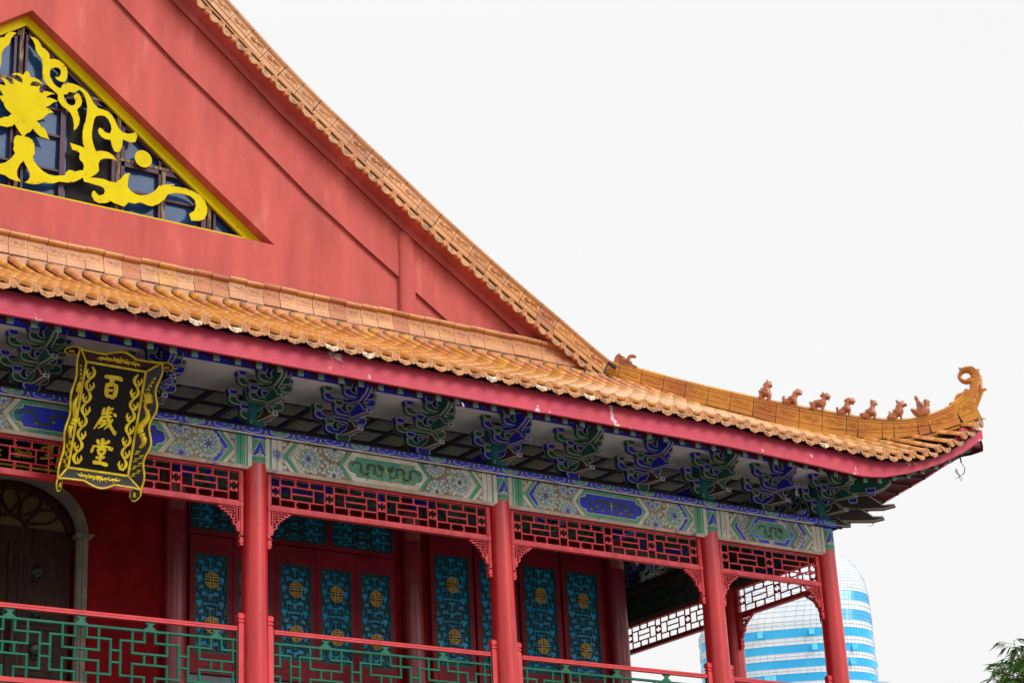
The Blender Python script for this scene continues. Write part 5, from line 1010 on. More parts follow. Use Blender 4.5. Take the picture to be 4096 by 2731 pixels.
# ---------------------------------------------------------------- base ridge against the gable wall
YB=2.20
def scrolls(m,F,w,h,flip=1,r=.0065,base=0):
    """raised cloud scroll in a w x h field, origin lower-left"""
    def sp(cx,cy,r0,a0,turn,n=12): return [(cx+r0*(1-.75*k/n)*math.cos(a0+turn*k/n),cy+r0*(1-.75*k/n)*math.sin(a0+turn*k/n)) for k in range(n+1)]
    X=lambda p:[(w*a if flip>0 else w*(1-a),h*b) for a,b in p]
    g=[[(.05,.25),(.14,.5),(.28,.66),(.42,.62),(.52,.45),(.62,.28),(.76,.2),(.9,.32),(.95,.5)],
       [(.42,.62),(.50,.70),(.56,.60)],
       [(a*1.0,b) for a,b in sp(.34,.36,.17,2.2,-5.2)],[(a,b) for a,b in sp(.76,.60,.19,-2.6,5.4)],[(.55,.42),(.66,.40),(.8,.36),(.9,.5)],[(.12,.5),(.10,.68),(.17,.8)],[(.2,.62),(.26,.8)]]
    for p in g: m.tube([F(a,b,base) for a,b in X(p)],r,5)
rdg=MB(); sc=MB(); gro=MB()
x=-8.9
prof=[(0,0),(.085,.0),(.085,.018),(.062,.125),(.048,.145),(.038,.15),(.038,.278),(.058,.284),(.085,.298),(.098,.322),(.096,.345),(.078,.365),(.0,.375)]
while x<7.5:
    L_=.291; jy,jz=random.uniform(-.006,.006),random.uniform(-.008,.008)
    if random.random()<.1: jz-=.015
    n=len(prof); z0=5.615+jz
    bm_=2 if -.65<x<-.2 else random.choice((0,0,0,1))
    rdg.add([(xx_,YB-a+jy,z0+b) for xx_ in (x+.004,x+L_-.004) for a,b in prof],[[i,(i+1)%n,n+(i+1)%n,n+i] for i in range(n)]+[list(range(n)),[n+i for i in range(n)][::-1]],bm_)
    F=lambda a,b,c,x=x,z0=z0,jy=jy:(x+.01+a,YB-.038-c+jy,z0+.162+b); scrolls(sc,F,.27,.105,r=.006)
    x+=L_
gro.box(-9,7.7,YB-.03,YB+.25,5.48,5.95); gro.tube([(-9,YB-.075,5.572),(7.75,YB-.075,5.572)],.03,6,mi=1); gro.box(-9,7.7,YB-.06,YB,5.50,5.60)
for k in range(58): gro.box(-8.95+k*.291-.006,-8.95+k*.291+.006,YB-.095,YB-.02,5.53,5.605)
o=P_(rdg,'base_ridge',[m_brid,m_verge2,m_brid3]); sc.build('scroll_relief',m_brid,o); gro.build('ridge_bed',[m_mort,m_brid],o)
m=MB()
for x in xr:
    if x<7.6: m.box(x+TS/2-.075,x+TS/2+.075,YT-.03,YT+.08,5.34,5.535); m.box(x-.01,x+TS+.01,YT+.02,YT+.1,5.3,5.56)
    if x<8.0: m.tube([(x,YT-.03,zr(x,YT)+.0),(x,YT+.03,zr(x,YT)+.02)],.062,8,mi=1)
P_(m,'ridge_infill_tiles',[m_brid,m_mort])
# ---------------------------------------------------------------- gable wall
GY=2.42
VT=[(-.134,11.35),(.659,10.696),(1.432,10.042),(2.214,9.433),(3.029,8.878),(3.86,8.323),(4.399,7.945),(5.215,7.418),(6.048,6.897),(6.88,6.413),(7.725,5.903),(8.02,5.76)]
VT=[(XC,13.35),(-1.3,12.35)]+VT
VB=[(XC,13.0),(-1.3,12.02),(-.35,11.15),(.448,10.43),(1.249,9.788),(2.049,9.15),(2.852,8.588),(3.682,8.028),(4.226,7.66),(5.061,7.12),(5.895,6.59),(6.712,6.088),(7.591,5.581),(7.82,5.44)]
VD=[(XC,12.75),(-1.3,11.8),(.244,10.442),(1.152,9.718),(2.054,9.059),(2.97,8.395),(3.921,7.76),(4.849,7.161),(5.765,6.574),(6.72,6.009),(7.696,5.465),(7.8,5.40)]
L1=[(XC,12.35),(-1.3,11.5),(-.134,10.51),(.827,9.769),(1.687,9.073),(2.737,8.366),(3.926,7.535),(4.187,7.365),(4.943,6.889),(5.685,6.424),(6.348,5.982),(6.6,5.82)]
L2=[(XC,11.35),(-1.3,10.5),(-.12,9.538),(.943,8.769),(2.227,7.789),(3.276,7.080),(3.908,6.68),(4.182,6.50),(4.979,5.984),(5.2,5.84)]
mirx=lambda P:[(2*XC-a,b) for a,b in P]
F=front(GY)
AP=(-2.504,9.812); RC=(1.646,6.803); LC=(2*XC-1.646+.0,6.803)
LC=(-6.6,6.803); AP=(-2.48,9.815)
m=MB()
# lowest layer with the triangular opening
outer_r=[p for p in VB if p[0]>XC+.01]
def fill(poly,hole,c,mb):
    vs=[Vector(p) for p in poly]; n=len(vs); es=[(i,(i+1)%n) for i in range(n)]
    if hole: k=len(hole); vs+=[Vector(p) for p in hole]; es+=[(n+i,n+(i+1)%k) for i in range(k)]
    V,E,Fc,_,_,_=delaunay_2d_cdt(vs,es,[],0,1e-6)
    def ins(p,pl):
        c_=False
        for i in range(len(pl)):
            (ax,ay),(bx,by)=pl[i],pl[(i+1)%len(pl)]
            if (ay>p[1])!=(by>p[1]) and p[0]<(bx-ax)*(p[1]-ay)/(by-ay)+ax: c_=not c_
        return c_
    for t in Fc:
        q=sum((V[i] for i in t),Vector((0,0)))/len(t)
        if ins(q,poly) and not (hole and ins(q,hole)): mb.add([F(V[i][0],V[i][1],c) for i in t],[list(range(len(t)))])
wallpoly=[(7.9,5.4)]+outer_r[::-1]+[(XC,13.0)]+mirx(outer_r)+[(2*XC-7.9,5.4)]
hole=[AP,RC,LC]
fill(wallpoly,hole,0,m)
D=.185
for a,b in ((AP,RC),(RC,LC),(LC,AP)): m.add([F(*a,0),F(*b,0),F(*b,-.34),F(*a,-.34)],[(0,1,2,3)])
gw=P_(m,'gable_wall',m_wall)
# raised bands parallel to the verge
for nm,Lw,c0,c1 in (('raised_band',L2,0,.05),('raised_band',L1,.05,.115)):
    m=MB(); up=VB
    for S in (lambda P:P,mirx):
        lo=S(Lw); hi_=S([(a,interp(VB,a)+.05) for a,b in Lw])
        for i in range(len(lo)-1): m.prism([lo[i],lo[i+1],hi_[i+1],hi_[i]],F,c0-.01,c1,0)
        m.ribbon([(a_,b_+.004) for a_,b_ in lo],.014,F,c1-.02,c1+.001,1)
        a,b=Lw[-1],VB[-1]; tail=S([Lw[-1],(7.8,5.42),(7.8,5.46),(Lw[-1][0],interp(VB,Lw[-1][0])+.05)])
        m.prism(tail,F,c0-.01,c1,0)
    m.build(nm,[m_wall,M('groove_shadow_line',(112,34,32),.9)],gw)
m=MB(); n=10
bx0,bx1=3.90,4.20; bc=(bx0+bx1)/2; bw=(bx1-bx0)/2
ang=[math.pi*k/n for k in range(n+1)]
for z0,z1,s0,s1 in ((5.8,7.42,1,1),(7.42,7.50,1,.86),(7.50,7.56,.86,.5),(7.56,7.585,.5,.1)):
    m.add([(bc-bw*s*math.cos(t),GY-.052-.065*s*math.sin(t),z+.0) for z,s in ((z0,s0),(z1,s1)) for t in ang],[[i,i+1,n+2+i,n+1+i] for i in range(n)])
m.add([(bx0,GY,5.8),(bx0,GY-.06,5.8),(bx0,GY-.06,7.42),(bx0,GY,7.5)],[(0,1,2,3)]); m.add([(bx1,GY,5.8),(bx1,GY-.06,5.8),(bx1,GY-.06,7.42),(bx1,GY,7.5)],[(0,1,2,3)])
m.build('half_round_buttress',m_wall,gw,True)
# ---------------------------------------------------------------- gable window
Fw=front(GY+.19)
def offtri(d,tri):
    return inset(tri,d)
tri=[LC,RC,AP]
win=MB(); t0=inset(tri,.0); t1=inset(tri,.085)
t1=[(t1[0][0]+.2,LC[1]+.118),(RC[0]-.46,RC[1]+.118),(AP[0],AP[1]-.16)]
for i in range(3): j=(i+1)%3; win.prism([t0[i],t0[j],t1[j],t1[i]],Fw,-.05,.0)
wo=P_(win,'gable_window',m_yel)
g=MB(); g.poly([(LC[0],LC[1]-.05),(RC[0]+.1,RC[1]-.05),(AP[0],AP[1]+.1)],Fw,-.15); g.build('pane',m_glass,wo)
# open casement showing the dark room
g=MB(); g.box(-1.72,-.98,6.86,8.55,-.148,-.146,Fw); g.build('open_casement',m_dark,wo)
fr=MB(); ow=MB()
ztop=lambda x:AP[1]+(x-AP[0])*(RC[1]-AP[1])/(RC[0]-AP[0]) if x>AP[0] else AP[1]+(AP[0]-x)*(LC[1]-AP[1])/(AP[0]-LC[0])
for x,w,d in ((-2.53,.028,1),(-.92,.03,1),(.62,.03,1),(-4.1,.03,1)):
    ow.box(x-w,x+w,6.8,ztop(x)-.1,-.10,-.045,Fw)
for x,w in ((-1.82,.04),(-2.62,.02),(-2.44,.02),(-.99,.03),(-.84,.03),(-.22,.02),(.53,.04),(-3.2,.03),(.72,.02)): fr.box(x-w,x+w,6.8,ztop(x)-.06,-.13,-.06,Fw)
ow.box(-.19,-.13,6.85,7.75,-.11,-.05,Fw)
for z,x0,x1 in ((8.72,-4,-.95),(7.80,-.92,.62)):
    ow.box(x0,x1,z-.024,z+.024,-.098,-.05,Fw); fr.box(x0,x1,z-.10,z-.026,-.13,-.06,Fw)
for z,x0,x1 in ((7.95,-2.42,-1.86),(7.38,-2.42,-1.86),(7.95,-3.6,-2.62),(7.38,-3.6,-2.62),(7.32,-.83,-.2),(7.30,-.12,.5),(8.4,-2.42,-1.86)): fr.box(x0,x1,z-.018,z+.018,-.128,-.08,Fw)
for (a,b),(c,d) in (((AP[0],AP[1]-.2),(RC[0]-.3,RC[1]+.06)),((AP[0],AP[1]-.2),(LC[0]+.3,LC[1]+.06))): fr.ribbon([(a,b),(c,d)],.10,Fw,-.125,-.06)
fr.box(-6.2,1.2,6.82,6.86,-.125,-.06,Fw)
fr.build('window_frame',m_frame,wo); ow.build('mullion',m_owood,wo)
om=[m_yel]
for i,k in enumerate(('orn_stem','orn_lotus','orn_base','orn_fish')):
    c=.012+.003*i
    for S in ((lambda P:P),(lambda P:[(2*-2.535-a,b) for a,b in P])):
        if k in('orn_lotus','orn_base') and S(((0,0),))[0][0]!=0: continue
        q=MB(); p=S([tuple(t) for t in DATA[k]]); q.prism(p,Fw,c-.012,c); q.build({'orn_stem':'scroll_ornament','orn_lotus':'lotus_ornament','orn_base':'ribbon_ornament','orn_fish':'tail_scroll_ornament'}[k],m_yel,wo)
q=MB()
for k in ('orn_stem','orn_lotus','orn_base','orn_fish'):
    P=DATA[k]
    for i in range(3,len(P)-3,7):
        a,b=P[i]; c,d=P[(i+3)%len(P)]; e=((a+c)/2*.5+P[(i+9)%len(P)][0]*.0+(a+c)/4,(b+d)/2)
        q.disc((a*.85+c*.15),(b*.85+d*.15),.009,Fw,.0245,0,6)
q.build('nail_heads',M('nail_rust',(96,70,20),.7),wo)
(dx,dz),dr=DATA['orn_disc']
for cx in (dx,2*-2.535-dx):
    q=MB(); q.prism([(cx+dr*math.cos(k*.314),dz+dr*math.sin(k*.314)) for k in range(20)],Fw,.0,.014); q.build('disc_ornament',m_yel,wo)
# ---------------------------------------------------------------- verge: tile lip, bead and parapet
VY=2.05
vl=[]; vg=MB(); par_=MB(); vs_=MB()
def along(T_,step):
    """points spaced evenly along a polyline with tangent"""
    L_=[0]
    for (a,b),(c,d) in zip(T_,T_[1:]): L_.append(L_[-1]+math.hypot(c-a,d-b))
    o=[];s=0
    while s<=L_[-1]:
        for i in range(len(L_)-1):
            if s<=L_[i+1]+1e-9:
                t=(s-L_[i])/(L_[i+1]-L_[i]); a,b=T_[i],T_[i+1]; o.append(((a[0]+(b[0]-a[0])*t,a[1]+(b[1]-a[1])*t),((b[0]-a[0])/(L_[i+1]-L_[i]),(b[1]-a[1])/(L_[i+1]-L_[i])))); break
        s+=step
    return o
for mirror in (0,1):
    S=(lambda a:a) if not mirror else (lambda a:2*XC-a)
    for (x,z),(tx,tz) in along(VD,.297):
        if mirror and x>3: continue
        if x<XC+.1: continue
        if mirror and x>-1.0: continue
        vd=MB(); vdr=MB(); vl.append((vd,vdr))
        nx,nz=-tz,tx
        vd.tube([(S(x),VY+.035,z+.0),(S(x),VY+.02,z),(S(x),VY-.022,z)],[.060,.060,.060],14)
        Fd_=front(VY-.024); vd.ribbon([(S(x)+.050*math.cos(k*.45),z+.050*math.sin(k*.45)) for k in range(14)],.010,Fd_,-.01,.012,closed=True)
        for q in (-.02,0,.02): vd.ribbon([(S(x)-.03,z+q),(S(x)+.03,z+q)],.007,Fd_,-.002,.008); vd.ribbon([(S(x)+q,z-.034),(S(x)+q,z+.034)],.007,Fd_,-.002,.007)
        # drip tile between the ends
        mx_,mz_=x+tx*.148-nx*.04,z+tz*.148-nz*.04
        P=[(-.095,.05),(-.10,.0),(-.075,-.022),(-.055,-.04),(0,-.058),(.055,-.04),(.075,-.022),(.10,.0),(.095,.05)]
        if mx_<7.75: vdr.prism([(S(mx_+a*tx+b*nx),mz_+a*tz+b*nz) for a,b in P],Fd_,-.03,.004)
    bead=[(x-tz*0,z) for (x,z),t in along([(a,interp(VD,a)+.085*1.15) for a,b in VD],.3)]
    vg.tube([(S(a),VY-.0,b) for a,b in bead],.022,6,mi=1)
    lo=[(a,b-.03) for a,b in VB]
    for i in range(len(VB)-1):
        a,b=VB[i],VB[i+1]; vg.prism([(S(a[0]),interp(VD,a[0])-.03),(S(b[0]),interp(VD,b[0])-.03),(S(b[0]),b[1]+.02),(S(a[0]),a[1]+.02)],front(VY),-.5,-.03,2)
        vg.prism([(S(a[0]),interp(VD,a[0])+.04),(S(b[0]),interp(VD,b[0])+.04),(S(b[0]),b[1]+.30),(S(a[0]),a[1]+.30)],front(VY),-.2,-.012,0)
    vg.tube([(S(a),VY+.02,b-.035) for a,b in VT],.038,8)
    pts=along(VT,.3875); jitter=[]
    for i in range(len(pts)-1):
        (x0,z0),t=pts[i]; (x1,z1),_=pts[i+1]
        if mirror and x0>3: continue
        g=.004; tx,tz=t; nx,nz=-tz,tx
        H0,H1=.335,.335
        def qd(u,h): return (S(x0+(x1-x0)*u+ -nx*h*1.0),z0+(z1-z0)*u-nz*h)
        Fv=front(VY); uu0,uu1=.012,.988
        P=[qd(uu0,H0),qd(uu1,H1),qd(uu1,.03),qd(uu0,.03)]
        jc=random.uniform(-.004,.004)
        vm=random.choice((0,0,1,2)); vm=2 if x0>3.4 and random.random()<.6 else vm; par_.prism(P,Fv,-.22,.0+jc,vm); par_.prism([qd(uu0,H0),qd(uu1,H1),qd(uu1,H1-.055),qd(uu0,H0-.055)],Fv,-.01,.02+jc,vm)
        par_.prism([qd(uu0,H0-.10),qd(uu1,H1-.10),qd(uu1,H1-.115),qd(uu0,H0-.115)],Fv,-.01,.008+jc)
        par_.tube([Fv(*qd(uu0,.03),-.02),Fv(*qd(uu1,.03),-.02)],.048,8)
        par_.tube([Fv(*qd(uu0,.07),.0),Fv(*qd(uu1,.07),.0)],.014,6)
        lng=math.hypot(x1-x0,z1-z0); Fs=lambda a,b,c,x0=x0,z0=z0,tx=tx,tz=tz,nx=nx,nz=nz:(S(x0+tx*(a+.0)-nx*(.225-b)),VY-.0-c,z0+tz*a-nz*(.225-b))
        scrolls(vs_,lambda a,b,c,Fs=Fs:Fs(a+.03,b,c+.001),lng-.06,.155,flip=-1 if not mirror else 1,r=.007)
o=P_(par_,'verge_ridge',[m_verge,m_verge2,m_verge3]); vs_.build('scroll_relief',m_verge,o)

for a_,b_ in vl:
    a_.build('verge_tile_end',m_disc,o)
    if b_.v: b_.build('verge_drip_tile',m_drip,o)
vg.build('verge_bed',[m_grout,m_verge,m_wall],o)
m=MB()
for i in range(len(VT)-1):
    for S in (lambda a:a,lambda a:2*XC-a):
        a,b=VT[i],VT[i+1]; m.add([(S(a[0]),VY+.2,a[1]-.12),(S(b[0]),VY+.2,b[1]-.12),(S(b[0]),14,b[1]-.12),(S(a[0]),14,a[1]-.12)],[(0,1,2,3)])
m.add([(x_,14.0,z_) for x_,z_ in [(7.9,5.3)]+VT[::-1]+mirx(VT[1:])+[(2*XC-7.9,5.3)]],[list(range(2*len(VT)+1))])
P_(m,'upper_roof',m_pan)
# ---------------------------------------------------------------- hip ridge running out to the corner
HT=[(8.08,5.945),(8.402,5.77),(8.81,5.525),(9.223,5.305),(9.626,5.10),(9.836,4.993),(10.43,4.724),(11.017,4.472),(11.328,4.379),(11.554,4.341),(11.749,4.359),(11.891,4.39),(12.074,4.473),(12.225,4.591),(12.31,4.69)]
HB=[(8.06,5.65),(8.514,5.365),(8.927,5.12),(9.354,4.906),(9.761,4.69),(10.21,4.42),(10.678,4.21),(11.024,4.095),(11.302,4.04),(11.529,4.029),(11.704,4.036),(11.918,4.081),(12.134,4.154),(12.42,4.262)]
s2=math.sqrt(2)
HTu=[((a-X4)*s2,b) for a,b in HT]+[(2.70,4.80)]; HBu=[((a-X4)*s2,b) for a,b in HB]
Fh=lambda a,b,c:(X4+a/s2-c/s2,-a/s2-c/s2,b)   # c>0 towards the front-left (camera side)
hr=MB(); hs_=MB(); hbd=MB()
P1=along(HTu,.01); 
def top_at(u): return interp(HTu,u)
def bot_at(u): return interp(HBu,u)
u=HTu[0][0]; brk=[u]
seq=[.22]+[.40]*9+[.42,.20]*5+[.40,.40,.42]
for s_ in seq:
    u+=s_*.93
    if u>2.45: break
    brk.append(u)
brk=[b for b in brk if b<2.30]+[2.40,2.70]
for u0,u1 in zip(brk,brk[1:]):
    sl=(top_at(u1)-top_at(u0))/(u1-u0); k=3; lean=-sl*.16
    jc=random.uniform(-.003,.003); hm_=random.choice((0,0,1))
    us=[u0+.005+(u1-u0-.01)*i/k for i in range(k+1)]
    for p,q in zip(us,us[1:]):
        tp,tq=top_at(p),top_at(q); bp,bq=bot_at(p),bot_at(q)
        def L2_(a,t,b,f): return (a+lean*(f-.5)*1.2*0-( -sl)*.0+(.18*sl*(f-.5)),t+(b-t)*f)
        Q=[L2_(p,tp,bp,1),L2_(q,tq,bq,1),L2_(q,tq,bq,.13),L2_(p,tp,bp,.13)]
        hr.prism(Q,Fh,-.075,.075+jc,hm_)
        Q2=[L2_(p,tp,bp,1),L2_(q,tq,bq,1),L2_(q,tq,bq,.80),L2_(p,tp,bp,.80)]; hr.prism(Q2,Fh,-.10,.10+jc,hm_)
        Q3=[L2_(p,tp,bp,.70),L2_(q,tq,bq,.70),L2_(q,tq,bq,.65),L2_(p,tp,bp,.65)]; hr.prism(Q3,Fh,-.083,.083+jc)
        for rr,ff,cc_ in ((.05,.06,.0),):
            A=L2_(p,tp,bp,ff);B=L2_(q,tq,bq,ff); hr.tube([Fh(A[0],A[1]-.01,0),Fh(B[0],B[1]-.01,0)],.062,10)
        A=L2_(p,tp,bp,.2);B=L2_(q,tq,bq,.2)
        for sd in (-1,1): hr.tube([Fh(A[0],A[1]+.005,sd*.072),Fh(B[0],B[1]+.005,sd*.072)],.016,6)
    for p,q in zip(us,us[1:]):
        tp,tq=top_at(p-.01),top_at(q+.01); bp,bq=bot_at(p),bot_at(q); hbd.prism([(p-.012,bp),(q+.012,bq),(q+.012,bq+(tq-bq)*.93),(p-.012,bp+(tp-bp)*.93)],Fh,-.066,.066)
    wv=(u1-u0)-.05
    if wv>.1:
        m0=top_at(u0+.02),bot_at(u0+.02); m1=top_at(u1-.02),bot_at(u1-.02)
        for sd in (1,-1):
            def Fq(a,b,c,u0=u0,u1=u1,sd=sd):
                t=(a)/(u1-u0-.05) if u1>u0+.06 else 0; uu=u0+.025+a; tt=top_at(uu);bb_=bot_at(uu); f=.62-b/.15*.40
                return Fh(uu+.18*sl*(f-.5),tt+(bb_-tt)*f,sd*(.076+c))
            scrolls(hs_,Fq,wv,.15,r=.0095)
us=[HBu[0][0]+.05+.12*k for k in range(100)]; us=[q for q in us if q<2.72]
hbd.tube([Fh(q,bot_at(q)-.055,.085) for q in us],.028,6,mi=1); hbd.tube([Fh(q,bot_at(q)-.055,-.085) for q in us],.028,6,mi=1)
for a,b in zip(us,us[1:]): hbd.prism([(a,bot_at(a)-.10),(b,bot_at(b)-.10),(b,bot_at(b)+.0),(a,bot_at(a)+.0)],Fh,-.085,.085)
for q in us[::3]: hbd.box(q-.008,q+.008,bot_at(q)-.09,bot_at(q)-.02,.08,.118,Fh)
for a,b in zip(us,us[1:]): hbd.prism([(a,bot_at(a)-.32),(b,bot_at(b)-.32),(b,bot_at(b)-.10),(a,bot_at(a)-.10)],Fh,-.05,.05)
ho=P_(hr,'hip_ridge',[m_ridge,m_ridge2]); hs_.build('scroll_relief',m_ridge,ho); hbd.build('ridge_bed',[m_grout,m_ridge],ho)
# curled tail finial
m=MB(); out_,hol=DATA['tail']; inflate([tuple(p) for p in out_],[tuple(p) for p in hol],Fh,.072,m,0,.03,.5)
for sd in (1,-1):
    for p in DATA['tail_ribs']:
        m.tube([Fh(a,b,sd*.064) for a,b in p],[.006]+[.016]*(len(p)-2)+[.006],6)
    m.tube([Fh(a,b,sd*.072) for a,b in DATA['tail_curl2']],.009,6)
m.tube([Fh(a,b,0) for a,b in DATA['tail_curl']],[.022]*5+[.028]*3+[.03]*2+[.022]*3,8)
m.build('curled_tail_finial',m_ridge,ho,True)
# eave tip tile
m=MB(); c=Vector((12.33,-2.02,4.13)); m.prism([(-.13,.09),(-.14,.0),(-.09,-.05),(-.03,-.09),(.04,-.07),(.1,-.04),(.12,.03),(.1,.1),(.0,.04)],lambda a,b,q:(c.x+a*.8+0*b,c.y+a*.35-q,c.z+b),-.01,.012); P_(m,'corner_drip_tile',m_drip)
m=MB(); m.tube([(12.30,-1.98,4.22),(12.40,-2.0,4.23),(12.47,-2.02,4.225)],[.03,.022,.006],8,sq=.5); P_(m,'corner_cap_tile',m_ridge)
# ---------------------------------------------------------------- roof figures
figl=['seated beast figurine with a spiny back, highest up the row on the hip ridge',
 'winged horse figurine with pricked ears and upright tail on the hip ridge',
 'standing scaly dragon-headed figurine with open beak-like jaws on the hip ridge',
 'smooth seated figurine with drooping ears, short beard and upturned snout on the hip ridge',
 'bird-headed figurine with a sharp beak and folded wings on the hip ridge',
 'seated scaly figurine with one tall swept-back horn, beside the hen rider',
 'robed rider on a crested hen, figurine nearest the curled ridge end']
fign=['beast_figurine','winged_horse_figurine','dragon_beast_figurine','goat_beast_figurine','bird_figurine','horned_beast_figurine','hen_rider_figurine']
for i,(out_,hol) in enumerate(DATA['figs']):
    m=MB(); out_=[tuple(p) for p in out_]; hol=[tuple(p) for p in hol]
    u0=sum(p[0] for p in out_)/len(out_); z0=min(p[1] for p in out_)
    F_=lambda a,b,c:Fh(a,b,c)
    ox,oy,oz=Fh(u0,z0,0)
    G=lambda a,b,c,ox=ox,oy=oy,oz=oz:(Fh(a,b,c)[0]-ox,Fh(a,b,c)[1]-oy,Fh(a,b,c)[2]-oz)
    inflate(out_,hol or None,G,.085,m,0,.026,.25)
    # eye and brow relief near the head
    top=max(out_,key=lambda p:p[1]); nose=max(out_,key=lambda p:p[0])
    ex=(nose[0]*.55+top[0]*.45); ez=(nose[1]*.6+(top[1])*.4)-.02
    if i<6:
        for sd in (1,-1):
            m.tube([G(ex+.012*math.cos(t),ez+.012*math.sin(t),sd*.052) for t in (0,1.5,3,4.5,6)],.006,5)
            m.tube([G(ex-.03,ez+.01,sd*.05),G(ex,ez+.03,sd*.055),G(ex+.035,ez+.012,sd*.04)],.006,5)
            cx=u0-.03; 
            for q in range(3): m.tube([G(cx-.05+.03*q,z0+.20-.02*q,sd*.085),G(cx-.02+.03*q,z0+.17-.02*q,sd*.092),G(cx+.0+.03*q,z0+.20-.02*q,sd*.085)],.005,5)
    else:
        for sd in (1,-1):
            for q in range(5): m.tube([G(u0-.04,z0+.30-.035*q,sd*.07),G(u0+.0,z0+.255-.035*q,sd*.088),G(u0+.05,z0+.29-.035*q,sd*.075)],.007,5)
    o=m.build(fign[i],m_fig,None,True,(ox,oy,oz)); tag(o,figl[i],'roof figurine','glazed figurines in a row along the hip ridge')
m=MB(); u0=-3.25; z0=5.6; ox,oy,oz=Fh(-3.0,5.66,0)
G=lambda a,b,c:(Fh(a,b,c)[0]-ox,Fh(a,b,c)[1]-oy,Fh(a,b,c)[2]-oz)
w_=[tuple(p) for p in DATA['rear_wing']]; m.prism(w_,G,-.07,.05)
top=w_[4]
for k in range(6):
    a0=w_[1][0]+.02+.015*k; zt=top[1]-.03-.055*k
    pts=[]
    for j in range(7):
        t=j/6; pts.append((top[0]-.02+(.30)*t+ -0*k, top[1]-.04-.052*k-(.24)*t+.02*math.sin(t*6)))
    m.tube([G(a,b,.052) for a,b in pts],.012,6)
m.tube([G(a,b,.0) for a,b in DATA['rear_horn']],[.045,.04,.03,.03,.032,.034,.034,.034,.032,.028,.018],8)
m.tube([G(a,b,-.12) for a,b in DATA['rear_horn2']],[.02,.028,.028,.024,.012],8)
o=m.build('ridge_beast',m_fig,None,False,(ox,oy,oz)); tag(o,'brown ornament with ribbed mane and curling horns where the gable verge meets the hip ridge','roof ornament')
# ---------------------------------------------------------------- name plaque
PO=Vector((-2.41,-.35,1.722)); PV=Vector((0,-.355,.935)).normalized(); PU=Vector((1,0,0)); PN=PU.cross(PV)
PL=1.351
plaque=empty('name_plaque',tuple(PO)); tag(plaque,'black hanging plaque with three gold characters in a flared scalloped frame','plaque')
Fp=lambda a,b,c:tuple(PO+PU*a+PV*b+PN*c)
hw=.41
m=MB(); m.box(-hw,hw,0,PL,-.05,0,Fp); m.build('panel',m_lac,plaque)
m=MB()
for a0,a1,b0,b1 in ((-hw-.012,hw+.012,-.012,.016),(-hw-.012,hw+.012,PL-.016,PL+.012),(-hw-.012,-hw+.018,.016,PL-.016),(hw-.018,hw+.012,.016,PL-.016)): m.box(a0,a1,b0,b1,-.01,.018,Fp)
m.build('inner_moulding',m_gold,plaque)
e,wf=.147,.13
def flare(side):
    """board leaning outwards from one edge: returns F(t along edge, s outward 0..1, c normal)"""
    if side in 'LR':
        sx=-1 if side=='L' else 1
        o=PU*sx*hw; d=(PU*sx*e+PN*wf); n=(PN*e-PU*sx*wf).normalized(); ax=PV; L0=0
    else:
        sy=-1 if side=='B' else 1
        o=(PV*PL if sy>0 else Vector((0,0,0))); d=(PV*sy*e+PN*wf); n=(PN*e-PV*sy*wf).normalized(); ax=PU
    return lambda t,s,c:tuple(PO+o+ax*t+d*s+n*c)
bmat=M('plaque_board',(20,12,16),.3,(14,9,12),2,spec=.6,vary=0)
